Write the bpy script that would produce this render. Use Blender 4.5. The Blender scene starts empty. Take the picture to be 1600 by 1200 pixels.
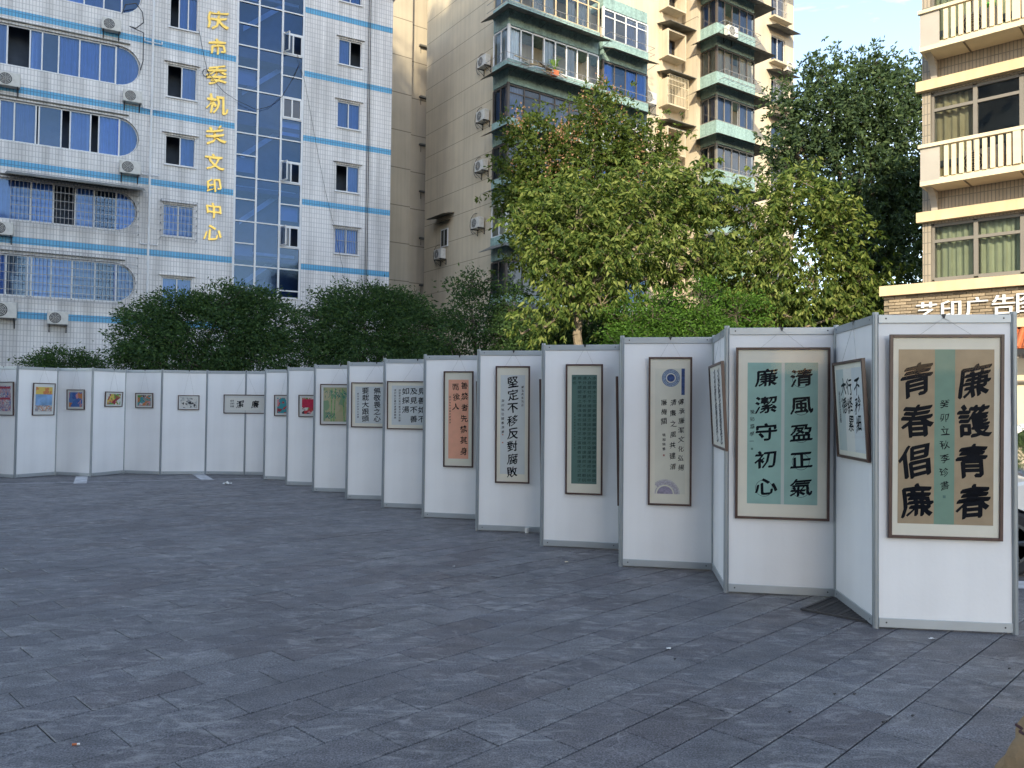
import bpy, math, random
import numpy as np
from mathutils import Vector, Matrix
random.seed(7); rng = np.random.default_rng(7)
sc = bpy.context.scene; C = sc.collection
R = math.radians
# ------------------------------------------------------------------ camera
F, CX, CY = 1255.0, 800.0, 600.0
H, PITCH, ROLL = 1.703, R(1.55), R(0.63)
fw = Vector((0, math.cos(PITCH), math.sin(PITCH))); r0 = Vector((1, 0, 0)); u0 = Vector((0, -math.sin(PITCH), math.cos(PITCH)))
rt = r0*math.cos(ROLL)+u0*math.sin(ROLL); up = u0*math.cos(ROLL)-r0*math.sin(ROLL)
cam = bpy.data.cameras.new('camera'); co = bpy.data.objects.new('camera', cam); C.objects.link(co)
co.matrix_world = Matrix(((rt.x, up.x, -fw.x, 0), (rt.y, up.y, -fw.y, 0), (rt.z, up.z, -fw.z, H), (0, 0, 0, 1)))
cam.sensor_width = 36; cam.lens = 36*F/1600; cam.clip_end = 2000; cam.clip_start = .05
sc.camera = co
# ------------------------------------------------------------------ sky, sun, exposure
SUN_EL, SX, SY = R(25), -.14, -.99
w = bpy.data.worlds.new('World'); sc.world = w; w.use_nodes = True
nt = w.node_tree; nt.nodes.clear()
def wn(t, **k):
    n = nt.nodes.new(t)
    for a, b in k.items(): setattr(n, a, b)
    return n
sky = wn('ShaderNodeTexSky', sky_type='NISHITA', sun_disc=False, sun_elevation=SUN_EL, sun_rotation=math.atan2(SX, SY), air_density=.9, dust_density=.25, ozone_density=2.2)
tc = wn('ShaderNodeTexCoord'); mp = wn('ShaderNodeMapping'); mp.inputs['Scale'].default_value = (1.2, 1.2, 3.4); mp.inputs['Rotation'].default_value = (0, .35, .3)
nz = wn('ShaderNodeTexNoise'); nz.inputs['Scale'].default_value = 2.6; nz.inputs['Detail'].default_value = 7; nz.inputs['Roughness'].default_value = .6; nz.inputs['Distortion'].default_value = .5
rp = wn('ShaderNodeValToRGB'); rp.color_ramp.elements[0].position = .50; rp.color_ramp.elements[1].position = .74
rp.color_ramp.elements[1].color = (.8, .8, .8, 1)
mx = wn('ShaderNodeMix', data_type='RGBA'); mx.inputs[7].default_value = (5.6, 6.0, 6.6, 1)
bg = wn('ShaderNodeBackground'); bg.inputs[1].default_value = .15; ow = wn('ShaderNodeOutputWorld')
L = nt.links.new
L(tc.outputs['Generated'], mp.inputs[0]); L(mp.outputs[0], nz.inputs[0]); L(nz.outputs[0], rp.inputs[0]); L(rp.outputs[0], mx.inputs[0])
wb = wn('ShaderNodeVectorMath', operation='MULTIPLY'); wb.inputs[1].default_value = (1.20, 1.0, .83); L(sky.outputs[0], wb.inputs[0]); L(wb.outputs[0], mx.inputs[6]); L(mx.outputs[2], bg.inputs[0]); L(bg.outputs[0], ow.inputs[0])
sl = bpy.data.lights.new('sun', 'SUN'); sl.energy = 2.05; sl.angle = R(.5); sl.color = (1, .87, .62)
so = bpy.data.objects.new('sun', sl); C.objects.link(so)
so.rotation_euler = Vector((SX*math.cos(SUN_EL), SY*math.cos(SUN_EL), math.sin(SUN_EL))).to_track_quat('Z', 'Y').to_euler()
sc.view_settings.view_transform = 'Standard'; sc.view_settings.look = 'None'; sc.view_settings.exposure = 1.72; sc.view_settings.gamma = 1
sc.cycles.max_bounces = 8; sc.cycles.transparent_max_bounces = 12; sc.cycles.caustics_reflective = False; sc.cycles.caustics_refractive = False
# ------------------------------------------------------------------ helpers
def ray(px, py): return (fw + rt*((px-CX)/F) - up*((py-CY)/F))
def ground(px, py, z=0):
    d = ray(px, py); t = (z-H)/d.z; return Vector((d.x*t, d.y*t, z))
def at(px, py, Y):
    d = ray(px, py); t = Y/d.y; return Vector((d.x*t, Y, H+d.z*t))
class Face:                       # a vertical plane: local x along it, local y into the building, z up
    def __init__(s, ox, oy, dx, dy):
        l = math.hypot(dx, dy); s.o = Vector((ox, oy)); s.d = Vector((dx/l, dy/l)); s.a = math.atan2(dy, dx); s.i = Vector((-s.d.y, s.d.x))
    def uz(s, px, py, y=0):
        r = ray(px, py); o = s.o+s.i*y; n = s.i
        t = (o.x*n.x+o.y*n.y)/(r.x*n.x+r.y*n.y)
        p = Vector((r.x*t, r.y*t))-s.o
        return p.dot(s.d), H+r.z*t
    def u(s, px, py=300, y=0): return s.uz(px, py, y)[0]
    def z(s, px, py, y=0): return s.uz(px, py, y)[1]
    def w(s, u, y, z): p = s.o+s.d*u+s.i*y; return Vector((p.x, p.y, z))
def props(o, label=None, cat=None, group=None, kind=None):
    if label: o['label'] = label
    if cat: o['category'] = cat
    if group: o['group'] = group
    if kind: o['kind'] = kind
    return o
def thing(name, label, cat, loc=(0, 0, 0), rz=0, group=None):
    o = bpy.data.objects.new(name, None); C.objects.link(o); o.location = loc; o.rotation_euler = (0, 0, rz)
    return props(o, label, cat, group)
def link(name, me, parent=None, kind=None, label=None):
    o = bpy.data.objects.new(name, me); C.objects.link(o)
    if parent: o.parent = parent
    return props(o, label, None, None, kind)
class MB:
    def __init__(s): s.v = []; s.f = []
    def poly(s, pts): n = len(s.v); s.v += [tuple(p) for p in pts]; s.f.append(tuple(range(n, n+len(pts)))); return s
    def box(s, x0, x1, y0, y1, z0, z1):
        n = len(s.v); s.v += [(x, y, z) for z in (z0, z1) for y in (y0, y1) for x in (x0, x1)]
        for q in ((0, 2, 3, 1), (4, 5, 7, 6), (0, 1, 5, 4), (2, 6, 7, 3), (0, 4, 6, 2), (1, 3, 7, 5)): s.f.append(tuple(n+k for k in q))
        return s
    def chbox(s, x0, x1, y0, y1, z0, z1, c=.01):   # box with chamfered front (-y) edges
        n = len(s.v)
        s.v += [(x0, y1, z0), (x1, y1, z0), (x1, y1, z1), (x0, y1, z1), (x0, y0+c, z0), (x1, y0+c, z0), (x1, y0+c, z1), (x0, y0+c, z1), (x0+c, y0, z0+c), (x1-c, y0, z0+c), (x1-c, y0, z1-c), (x0+c, y0, z1-c)]
        for q in ((0, 3, 2, 1), (8, 9, 10, 11)): s.f.append(tuple(n+k for k in q))
        for k in range(4):
            j = (k+1) % 4; s.f += [(n+k, n+j, n+4+j, n+4+k), (n+4+k, n+4+j, n+8+j, n+8+k)]
        return s
    def bar(s, p, q, r, k=4, r2=None):
        p = Vector(p); q = Vector(q); r2 = r if r2 is None else r2; d = (q-p)
        if d.length < 1e-6: return s
        d.normalize(); a = d.orthogonal().normalized(); b = d.cross(a); n = len(s.v)
        for c, rr in ((p, r), (q, r2)):
            for i in range(k):
                t = 2*math.pi*(i+.5)/k; s.v.append(tuple(c+(a*math.cos(t)+b*math.sin(t))*rr))
        for i in range(k): j = (i+1) % k; s.f.append((n+i, n+j, n+k+j, n+k+i))
        s.f.append(tuple(n+i for i in range(k))[::-1]); s.f.append(tuple(n+k+i for i in range(k)))
        return s
    def path(s, pts, r, k=5):
        for i in range(len(pts)-1): s.bar(pts[i], pts[i+1], r, k)
        return s
    def disc(s, cx, cz, r0, r1, y, n=24, a0=0, a1=2*math.pi):
        m = len(s.v)
        for i in range(n+1):
            t = a0+(a1-a0)*i/n
            s.v += [(cx+r0*math.cos(t), y, cz+r0*math.sin(t)), (cx+r1*math.cos(t), y, cz+r1*math.sin(t))]
        for i in range(n): s.f.append((m+2*i, m+2*i+1, m+2*i+3, m+2*i+2))
        return s
    def mesh(s, name, mat):
        me = bpy.data.meshes.new(name); me.from_pydata(s.v, [], s.f); me.update()
        if mat: me.materials.append(mat)
        return me
    def build(s, name, mat, parent=None, kind=None, label=None): return link(name, s.mesh(name, mat), parent, kind, label)
def bevel(o, w=.01, seg=2):
    m = o.modifiers.new('bevel', 'BEVEL'); m.width = w; m.segments = seg; m.limit_method = 'ANGLE'; return o
# ------------------------------------------------------------------ materials
def nodes(name):
    m = bpy.data.materials.new(name); m.use_nodes = True; t = m.node_tree; p = t.nodes['Principled BSDF']; return m, t, p
def N(t, typ, **k):
    n = t.nodes.new(typ)
    for a, b in k.items():
        if a.startswith('i_'): n.inputs[a[2:].replace('_', ' ')].default_value = b
        else: setattr(n, a, b)
    return n
def rgb(c): return (c[0], c[1], c[2], 1)
def mat(name, col, rough=.7, var=.12, scale=3., bump=0., metal=0., bscale=40., island=0., obj=0., stain=0.):
    m, t, p = nodes(name); l = t.links.new
    tcn = N(t, 'ShaderNodeTexCoord'); a = N(t, 'ShaderNodeTexNoise', i_Scale=scale, i_Detail=5.)
    l(tcn.outputs['Object'], a.inputs[0])
    mr = N(t, 'ShaderNodeMapRange'); mr.inputs[1].default_value = .3; mr.inputs[2].default_value = .7; mr.inputs[3].default_value = 1-var; mr.inputs[4].default_value = 1+var
    l(a.outputs[0], mr.inputs[0]); v = mr.outputs[0]
    if island or obj:
        g = N(t, 'ShaderNodeNewGeometry') if island else N(t, 'ShaderNodeObjectInfo'); amt = island or obj
        m2 = N(t, 'ShaderNodeMapRange'); m2.inputs[3].default_value = 1-amt; m2.inputs[4].default_value = 1+amt
        l(g.outputs['Random Per Island' if island else 'Random'], m2.inputs[0])
        mm = N(t, 'ShaderNodeMath', operation='MULTIPLY'); l(v, mm.inputs[0]); l(m2.outputs[0], mm.inputs[1]); v = mm.outputs[0]
    if stain:                     # rain streaks running down
        ms = N(t, 'ShaderNodeMapping'); ms.inputs['Scale'].default_value = (3.2, 3.2, .16); l(tcn.outputs['Object'], ms.inputs[0])
        b = N(t, 'ShaderNodeTexNoise', i_Scale=1.3, i_Detail=6.); l(ms.outputs[0], b.inputs[0])
        m3 = N(t, 'ShaderNodeMapRange'); m3.inputs[1].default_value = .42; m3.inputs[2].default_value = .7; m3.inputs[3].default_value = 1; m3.inputs[4].default_value = 1-stain
        l(b.outputs[0], m3.inputs[0]); mm = N(t, 'ShaderNodeMath', operation='MULTIPLY'); l(v, mm.inputs[0]); l(m3.outputs[0], mm.inputs[1]); v = mm.outputs[0]
    vm = N(t, 'ShaderNodeVectorMath', operation='SCALE'); vm.inputs[0].default_value = col[:3]; l(v, vm.inputs['Scale']); l(vm.outputs[0], p.inputs['Base Color'])
    p.inputs['Roughness'].default_value = rough; p.inputs['Metallic'].default_value = metal
    if bump:
        c = N(t, 'ShaderNodeTexNoise', i_Scale=bscale, i_Detail=4.); l(tcn.outputs['Object'], c.inputs[0])
        bn = N(t, 'ShaderNodeBump', i_Strength=bump, i_Distance=.01); l(c.outputs[0], bn.inputs['Height']); l(bn.outputs[0], p.inputs['Normal'])
    return m
def tile_mat(name, c1, c2, mortar, bw=.125, rh=.235, ms=.016, stain=.18):
    m, t, p = nodes(name); l = t.links.new; tcn = N(t, 'ShaderNodeTexCoord'); sx = N(t, 'ShaderNodeSeparateXYZ'); cb = N(t, 'ShaderNodeCombineXYZ')
    l(tcn.outputs['Object'], sx.inputs[0]); l(sx.outputs[0], cb.inputs[0]); l(sx.outputs[2], cb.inputs[1])
    b = N(t, 'ShaderNodeTexBrick', offset=0., squash=1.); b.inputs['Color1'].default_value = rgb(c1); b.inputs['Color2'].default_value = rgb(c2); b.inputs['Mortar'].default_value = rgb(mortar)
    b.inputs['Scale'].default_value = 1; b.inputs['Mortar Size'].default_value = ms; b.inputs['Brick Width'].default_value = bw; b.inputs['Row Height'].default_value = rh; b.inputs['Mortar Smooth'].default_value = .3
    l(cb.outputs[0], b.inputs[0])
    mp_ = N(t, 'ShaderNodeMapping'); mp_.inputs['Scale'].default_value = (1.8, 1.8, .12); l(tcn.outputs['Object'], mp_.inputs[0])
    a = N(t, 'ShaderNodeTexNoise', i_Scale=1.2, i_Detail=6.); l(mp_.outputs[0], a.inputs[0])
    mr = N(t, 'ShaderNodeMapRange'); mr.inputs[1].default_value = .4; mr.inputs[2].default_value = .72; mr.inputs[3].default_value = 1; mr.inputs[4].default_value = 1-stain; l(a.outputs[0], mr.inputs[0])
    vm = N(t, 'ShaderNodeVectorMath', operation='SCALE'); l(b.outputs[0], vm.inputs[0]); l(mr.outputs[0], vm.inputs['Scale']); l(vm.outputs[0], p.inputs['Base Color'])
    p.inputs['Roughness'].default_value = .45
    bn = N(t, 'ShaderNodeBump', i_Strength=.5, i_Distance=.01, invert=True); l(b.outputs['Fac'], bn.inputs['Height']); l(bn.outputs[0], p.inputs['Normal'])
    return m
def plaster_grooved(name, col, step=1.35, stain=.25):
    m = mat(name, col, .85, .08, .6, .3, stain=stain, bscale=60); t = m.node_tree; l = t.links.new; p = t.nodes['Principled BSDF']
    tcn = N(t, 'ShaderNodeTexCoord'); sx = N(t, 'ShaderNodeSeparateXYZ'); l(tcn.outputs['Object'], sx.inputs[0])
    d = N(t, 'ShaderNodeMath', operation='DIVIDE'); l(sx.outputs[2], d.inputs[0]); d.inputs[1].default_value = step
    f = N(t, 'ShaderNodeMath', operation='FRACT'); l(d.outputs[0], f.inputs[0])
    g = N(t, 'ShaderNodeMath', operation='LESS_THAN'); l(f.outputs[0], g.inputs[0]); g.inputs[1].default_value = .025
    mx_ = N(t, 'ShaderNodeMix', data_type='RGBA'); src = p.inputs['Base Color'].links[0].from_socket
    l(g.outputs[0], mx_.inputs[0]); l(src, mx_.inputs[6]); mx_.inputs[7].default_value = rgb([c*.45 for c in col]); l(mx_.outputs[2], p.inputs['Base Color'])
    return m
def glass(name, tint, ior=1.5, rough=.02, boost=1., gcol=(1, 1, 1)):
    m = bpy.data.materials.new(name); m.use_nodes = True; t = m.node_tree; t.nodes.clear(); l = t.links.new
    o = N(t, 'ShaderNodeOutputMaterial'); tr = N(t, 'ShaderNodeBsdfTransparent'); tr.inputs[0].default_value = rgb(tint)
    gl = N(t, 'ShaderNodeBsdfGlossy', i_Roughness=rough); gl.inputs[0].default_value = rgb(gcol); fr = N(t, 'ShaderNodeFresnel', i_IOR=ior)
    tcn = N(t, 'ShaderNodeTexCoord'); nn = N(t, 'ShaderNodeTexNoise', i_Scale=.9, i_Detail=2.); l(tcn.outputs['Object'], nn.inputs[0])
    bn = N(t, 'ShaderNodeBump', i_Strength=.12, i_Distance=.05); l(nn.outputs[0], bn.inputs['Height']); l(bn.outputs[0], gl.inputs['Normal'])
    mxs = N(t, 'ShaderNodeMixShader'); s = fr.outputs[0]
    if boost != 1: mu = N(t, 'ShaderNodeMath', operation='MULTIPLY', use_clamp=True); l(s, mu.inputs[0]); mu.inputs[1].default_value = boost; s = mu.outputs[0]
    l(s, mxs.inputs[0]); l(tr.outputs[0], mxs.inputs[1]); l(gl.outputs[0], mxs.inputs[2]); l(mxs.outputs[0], o.inputs[0]); return m
def leafmat(name, c1, c2, c3, trans=.35):
    m = bpy.data.materials.new(name); m.use_nodes = True; t = m.node_tree; t.nodes.clear(); l = t.links.new
    o = N(t, 'ShaderNodeOutputMaterial'); g = N(t, 'ShaderNodeNewGeometry'); r = N(t, 'ShaderNodeValToRGB')
    e = r.color_ramp.elements; e[0].color = rgb(c1); e[1].color = rgb(c3); q = e.new(.55); q.color = rgb(c2)
    l(g.outputs['Random Per Island'], r.inputs[0])
    p = N(t, 'ShaderNodeBsdfPrincipled', i_Roughness=.6); p.inputs['Specular IOR Level'].default_value = .2; tr = N(t, 'ShaderNodeBsdfTranslucent'); ms = N(t, 'ShaderNodeMixShader'); ms.inputs[0].default_value = trans
    l(r.outputs[0], p.inputs['Base Color']); vm = N(t, 'ShaderNodeVectorMath', operation='MULTIPLY'); vm.inputs[1].default_value = (1.5, 1.4, .5); l(r.outputs[0], vm.inputs[0]); l(vm.outputs[0], tr.inputs[0])
    l(p.outputs[0], ms.inputs[1]); l(tr.outputs[0], ms.inputs[2]); l(ms.outputs[0], o.inputs[0]); return m
def splotch(name, cols, scale=9., rough=.6):
    m, t, p = nodes(name); l = t.links.new; tcn = N(t, 'ShaderNodeTexCoord'); n1 = N(t, 'ShaderNodeTexNoise', i_Scale=scale*.7, i_Detail=3.); l(tcn.outputs['Object'], n1.inputs[0])
    md = N(t, 'ShaderNodeVectorMath', operation='MULTIPLY_ADD'); md.inputs[1].default_value = (.35, .35, .35); l(n1.outputs['Color'], md.inputs[0]); l(tcn.outputs['Object'], md.inputs[2])
    v = N(t, 'ShaderNodeTexVoronoi', i_Scale=scale); l(md.outputs[0], v.inputs[0]); s = N(t, 'ShaderNodeSeparateColor'); l(v.outputs['Color'], s.inputs[0])
    r = N(t, 'ShaderNodeValToRGB'); r.color_ramp.interpolation = 'CONSTANT'; e = r.color_ramp.elements
    while len(e) < len(cols): e.new(.5)
    for i, c in enumerate(cols): e[i].position = i/len(cols); e[i].color = rgb(c)
    l(s.outputs[0], r.inputs[0]); l(r.outputs[0], p.inputs['Base Color']); p.inputs['Roughness'].default_value = rough; return m
M = {}
M['tile'] = tile_mat('white_strip_tile', (.76, .745, .73), (.82, .80, .78), (.54, .53, .53), stain=.38)
M['tileblue'] = tile_mat('blue_strip_tile', (.10, .38, .62), (.12, .42, .67), (.07, .2, .34), stain=.1)
M['cream'] = plaster_grooved('cream_render', (.58, .50, .37), stain=.12)
M['creamf'] = mat('cream_front_render', (.58, .50, .38), .85, .08, .8, .3, stain=.14)
M['grey_render'] = plaster_grooved('grey_render', (.54, .47, .36), 2.3, .12)
M['teal'] = mat('teal_mosaic', (.27, .395, .37), .5, .25, 9, .4, stain=.25)
M['canopy'] = mat('weathered_canopy_sheet', (.17, .17, .155), .8, .3, 2, .3, stain=.3)
M['alu'] = mat('aluminium', (.42, .45, .47), .38, .05, 4, 0, metal=.35)
M['aludark'] = mat('aluminium_post', (.30, .33, .35), .4, .05, 4, 0, metal=.35)
M['white'] = mat('white_frame', (.72, .73, .74), .5, .05)
M['board'] = mat('white_board', (.81, .81, .81), .5, .035, 1.6, .08, obj=.025, stain=.05)
M['brownframe'] = mat('brown_frame', (.085, .07, .06), .5, .1)
M['woodframe'] = mat('dark_wood_frame', (.075, .04, .032), .35, .2, 8)
M['mat'] = mat('cream_mat', (.84, .81, .70), .8, .03, 6)
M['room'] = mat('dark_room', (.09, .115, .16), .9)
M['curtain'] = mat('pale_curtain', (.60, .64, .70), .9, .06, 3, obj=.4)
M['curtain_green'] = mat('sage_curtain', (.66, .66, .50), .9, .08, 3, obj=.15)
M['curtain_tan'] = mat('tan_curtain', (.58, .48, .34), .9, .08, 3, obj=.15)
M['gblue'] = glass('blue_coated_glass', (.27, .44, .84), 1.5, .06, 2.3, (.48, .68, .95))
M['gclear'] = glass('clear_glass', (.80, .86, .88), 1.5, .03, 1.2)
M['gdark'] = glass('grey_blue_glass', (.32, .40, .54), 1.55, .03, 1.5)
M['ggreen'] = glass('green_tinted_glass', (.80, .87, .82), 1.5, .03, 1.4)
M['glaze'] = glass('picture_glazing', (.98, .985, .985), 1.3, .05, .45)
M['black'] = mat('black_metal', (.025, .025, .028), .5)
M['iron'] = mat('galvanised_bars', (.34, .34, .35), .55, .2, 9)
M['acwhite'] = mat('aged_white_casing', (.60, .59, .55), .55, .12, 5)
M['gold'] = mat('gilt_letter', (.85, .55, .12), .32, .08, 5, metal=.55)
M['sunyellow'] = mat('ochre_ledge_paint', (.66, .52, .33), .8, .1, 2, .2, stain=.15)
M['brick'] = mat('grey_brown_brick', (.30, .24, .17), .9, .2, 20, .4, obj=.3)
M['brickband'] = tile_mat('brown_soldier_tile', (.34, .29, .22), (.40, .34, .26), (.20, .18, .15), .075, .26, .012)
M['mortar'] = mat('mortar', (.2, .17, .13), .95, .2, 20)
M['balu'] = mat('cream_baluster_paint', (.72, .62, .44), .7, .08, 3)
M['beigewall'] = mat('grey_beige_wall', (.42, .39, .35), .8, .06, 1.5, .1)
M['taupe'] = mat('taupe_window_frame', (.20, .185, .165), .5, .05)
M['ink'] = mat('black_ink', (.010, .012, .017), .9, .1, 30)
M['inkgrey'] = mat('thin_ink', (.04, .042, .05), .9, .2, 40)
for k_ in ('ink', 'inkgrey'): M[k_].node_tree.nodes['Principled BSDF'].inputs['Specular IOR Level'].default_value = .05
M['seal'] = mat('red_seal_ink', (.45, .2, .16), .6)
M['orange'] = mat('terracotta_awning', (.45, .13, .05), .7, .15, 6)
M['paper'] = mat('white_paper', (.72, .72, .70), .8, .03)
M['bark'] = mat('bark', (.13, .11, .085), .9, .3, 8, .8, bscale=25)
M['barkpale'] = mat('pale_bark', (.22, .18, .13), .9, .3, 8, .8, bscale=25)
M['cord'] = mat('thin_grey_cord', (.42, .41, .39), .7)
# ------------------------------------------------------------------ generic builders
def wall(name, u0, u1, z0, z1, holes, y0, y1, m, parent):
    c = bpy.data.curves.new('w', 'CURVE'); c.dimensions = '2D'; c.fill_mode = 'BOTH'; c.extrude = (y1-y0)/2
    for poly in [[(u0, z0), (u1, z0), (u1, z1), (u0, z1)]]+holes:
        s = c.splines.new('POLY'); s.points.add(len(poly)-1); s.use_cyclic_u = True
        for p, q in zip(s.points, poly): p.co = (q[0], q[1], 0, 1)
    o = bpy.data.objects.new('w', c); C.objects.link(o)
    me = bpy.data.meshes.new_from_object(o.evaluated_get(bpy.context.evaluated_depsgraph_get()))
    bpy.data.objects.remove(o)
    n = len(me.vertices); a = np.empty(n*3, 'f'); me.vertices.foreach_get('co', a); a = a.reshape(-1, 3)
    b = np.stack([a[:, 0], (y0+y1)/2-a[:, 2], a[:, 1]], 1); me.vertices.foreach_set('co', b.ravel()); me.materials.clear(); me.materials.append(m); me.update(); me.name = name
    return link(name, me, parent)
def rect(a, b, c, d): return [(a, c), (b, c), (b, d), (a, d)]
def ribbon(u0, u1, z0, z1, n=14):
    r = (z1-z0)/2; zc = (z0+z1)/2; return [(u0, z0)]+[(u1-r+r*math.cos(t), zc+r*math.sin(t)) for t in [-math.pi/2+math.pi*i/n for i in range(n+1)]]+[(u0, z1)]
def drape(u0, u1, z0, z1, y, m, parent, amp=.035, wl=.16, name='curtain'):
    b = MB(); n = max(6, int((u1-u0)/.04)); ph = random.random()*6
    for i in range(n+1):
        u = u0+(u1-u0)*i/n; yy = y+amp*math.sin(u/wl*6.283+ph)+amp*.5*math.sin(u/wl*2.7+ph*2); b.v += [(u, yy, z0), (u, yy*1.0, z1)]
    for i in range(n): b.f.append((2*i, 2*i+1, 2*i+3, 2*i+2))
    return b.build(name, m, parent)
def window(parent, us, z0, z1, y, fm, gm, fw_=.05, transom=None, skip=(), curt=None, curts=(), outer=True, dep=.06, name='window', open_=()):
    b = MB(); zz = [z0, z1]
    for i, u in enumerate(us):
        h = fw_/2 if 0 < i < len(us)-1 else fw_*.6; b.box(u-h, u+h, y, y+dep, z0, z1)
    for i in range(len(us)-1):
        for z in (z0, z1): b.box(us[i]+fw_/2+.002, us[i+1]-fw_/2-.002, y+.002, y+dep-.002, z-fw_*.5, z+fw_*.5)
        if transom: b.box(us[i]+fw_/2+.002, us[i+1]-fw_/2-.002, y+.002, y+dep-.002, transom-fw_*.4, transom+fw_*.4)
    o = b.build(name, fm, parent)
    for i in range(len(us)-1):
        if i in skip: continue
        segs = [(z0, z1)] if not transom else [(z0, transom), (transom, z1)]
        for a, c in segs:
            MB().poly([(us[i]+fw_/2, y+dep*.5, a), (us[i+1]-fw_/2, y+dep*.5, a), (us[i+1]-fw_/2, y+dep*.5, c), (us[i]+fw_/2, y+dep*.5, c)]).build('pane', gm, o)
        if curt and (curts == () or i in curts):
            drape(us[i]+.03, us[i+1]-.03, z0+.02, z1-.02, y+dep+.12, curt, o)
    return o
def cage(parent, u0, u1, z0, z1, dep, y, sp=.125, hz=.42, m=None, ret=True):
    b = MB(); n = max(2, int((u1-u0)/sp)); m = m or M['iron']
    for i in range(n+1): u = u0+(u1-u0)*i/n; b.box(u-.008, u+.008, y-dep-.008, y-dep+.008, z0, z1)
    k = max(2, int((z1-z0)/hz))
    for j in range(k+1):
        z = z0+(z1-z0)*j/k; b.box(u0, u1, y-dep-.012, y-dep-.009, z-.013, z+.013)
        if ret and dep > .05:
            for u in (u0, u1): b.box(u-.012, u+.012, y-dep, y, z-.012, z+.012)
    return b.build('window_cage', m, parent, kind='stuff')
_ac = {}
def ac_unit(face, u, y, z, label, s=1., hung=True, grp='air conditioner units hung on the facades'):
    t = thing('air_conditioner_unit', label, 'air conditioner', face.w(u, y, z), face.a, grp); t.scale = (s, s, s)
    if not _ac:
        b = MB().chbox(-.42, .42, -.42, -.1, 0, .58, .015); _ac['casing'] = (b.mesh('casing', M['acwhite']))
        b = MB(); b.disc(-.1, .29, 0, .24, -.424, 28); _ac['fan_recess'] = b.mesh('fan_recess', M['black'])
        b = MB()
        for r in (.08, .135, .19, .245): b.disc(-.1, .29, r-.007, r+.007, -.432, 28)
        for k in range(8): a = k*math.pi/4; b.bar((-.1, -.43, .29), (-.1+.24*math.cos(a), -.43, .29+.24*math.sin(a)), .005, 3)
        _ac['fan_grille'] = b.mesh('fan_grille', M['acwhite'])
        b = MB().box(-.02, .02, -.46, 0, -.05, -.002); b.box(-.02, .02, -.03, 0, -.35, -.0501); b.bar((0, -.44, -.05), (0, -.02, -.33), .015)
        _ac['bracket'] = b.mesh('bracket', M['black'])
    for k, me in _ac.items():
        if k == 'bracket' and not hung: continue
        o = link(k, me, t)
        if k == 'bracket': o.location.x = -.34; o = link(k, me, t); o.location.x = .34
    return t
_gl = {}
def glyph(ch):
    if ch not in _gl:
        c = bpy.data.curves.new('t', 'FONT'); c.body = ch; c.size = 1; c.resolution_u = 2
        o = bpy.data.objects.new('t', c); C.objects.link(o)
        me = bpy.data.meshes.new_from_object(o.evaluated_get(bpy.context.evaluated_depsgraph_get()))
        v = np.array([x.co[:2] for x in me.vertices]) if len(me.vertices) else np.zeros((0, 2)); f = [tuple(p.vertices) for p in me.polygons]
        bpy.data.objects.remove(o); bpy.data.meshes.remove(me); _gl[ch] = (v, f)
    return _gl[ch]
def brush(mb, ch, cx, cz, s, y, nib=.02, k=3, ang=50, wild=0., wx=1., stretch=1.):
    v, f = glyph(ch)
    if len(v) == 0: return
    v = v-np.array([.5, .38]); p1, p2, p3 = [random.uniform(0, 6) for _ in range(3)]
    x = v[:, 0].copy(); z = v[:, 1].copy()
    z = z+.13*x+wild*.06*np.sin(5*x+p1); x = x+wild*.07*np.sin(4*z+p2)+wild*.02*np.sin(11*z+p3); x *= wx; z *= stretch
    for j in range(-k, k+1):
        dx = nib*math.cos(R(ang))*j/max(k, 1); dz = nib*math.sin(R(ang))*j/max(k, 1); n = len(mb.v); yy = y-.00015*(j+k)
        mb.v += [(cx+(a+dx)*s, yy, cz+(b+dz)*s) for a, b in zip(x, z)]; mb.f += [tuple(n+i for i in q) for q in f]
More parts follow.
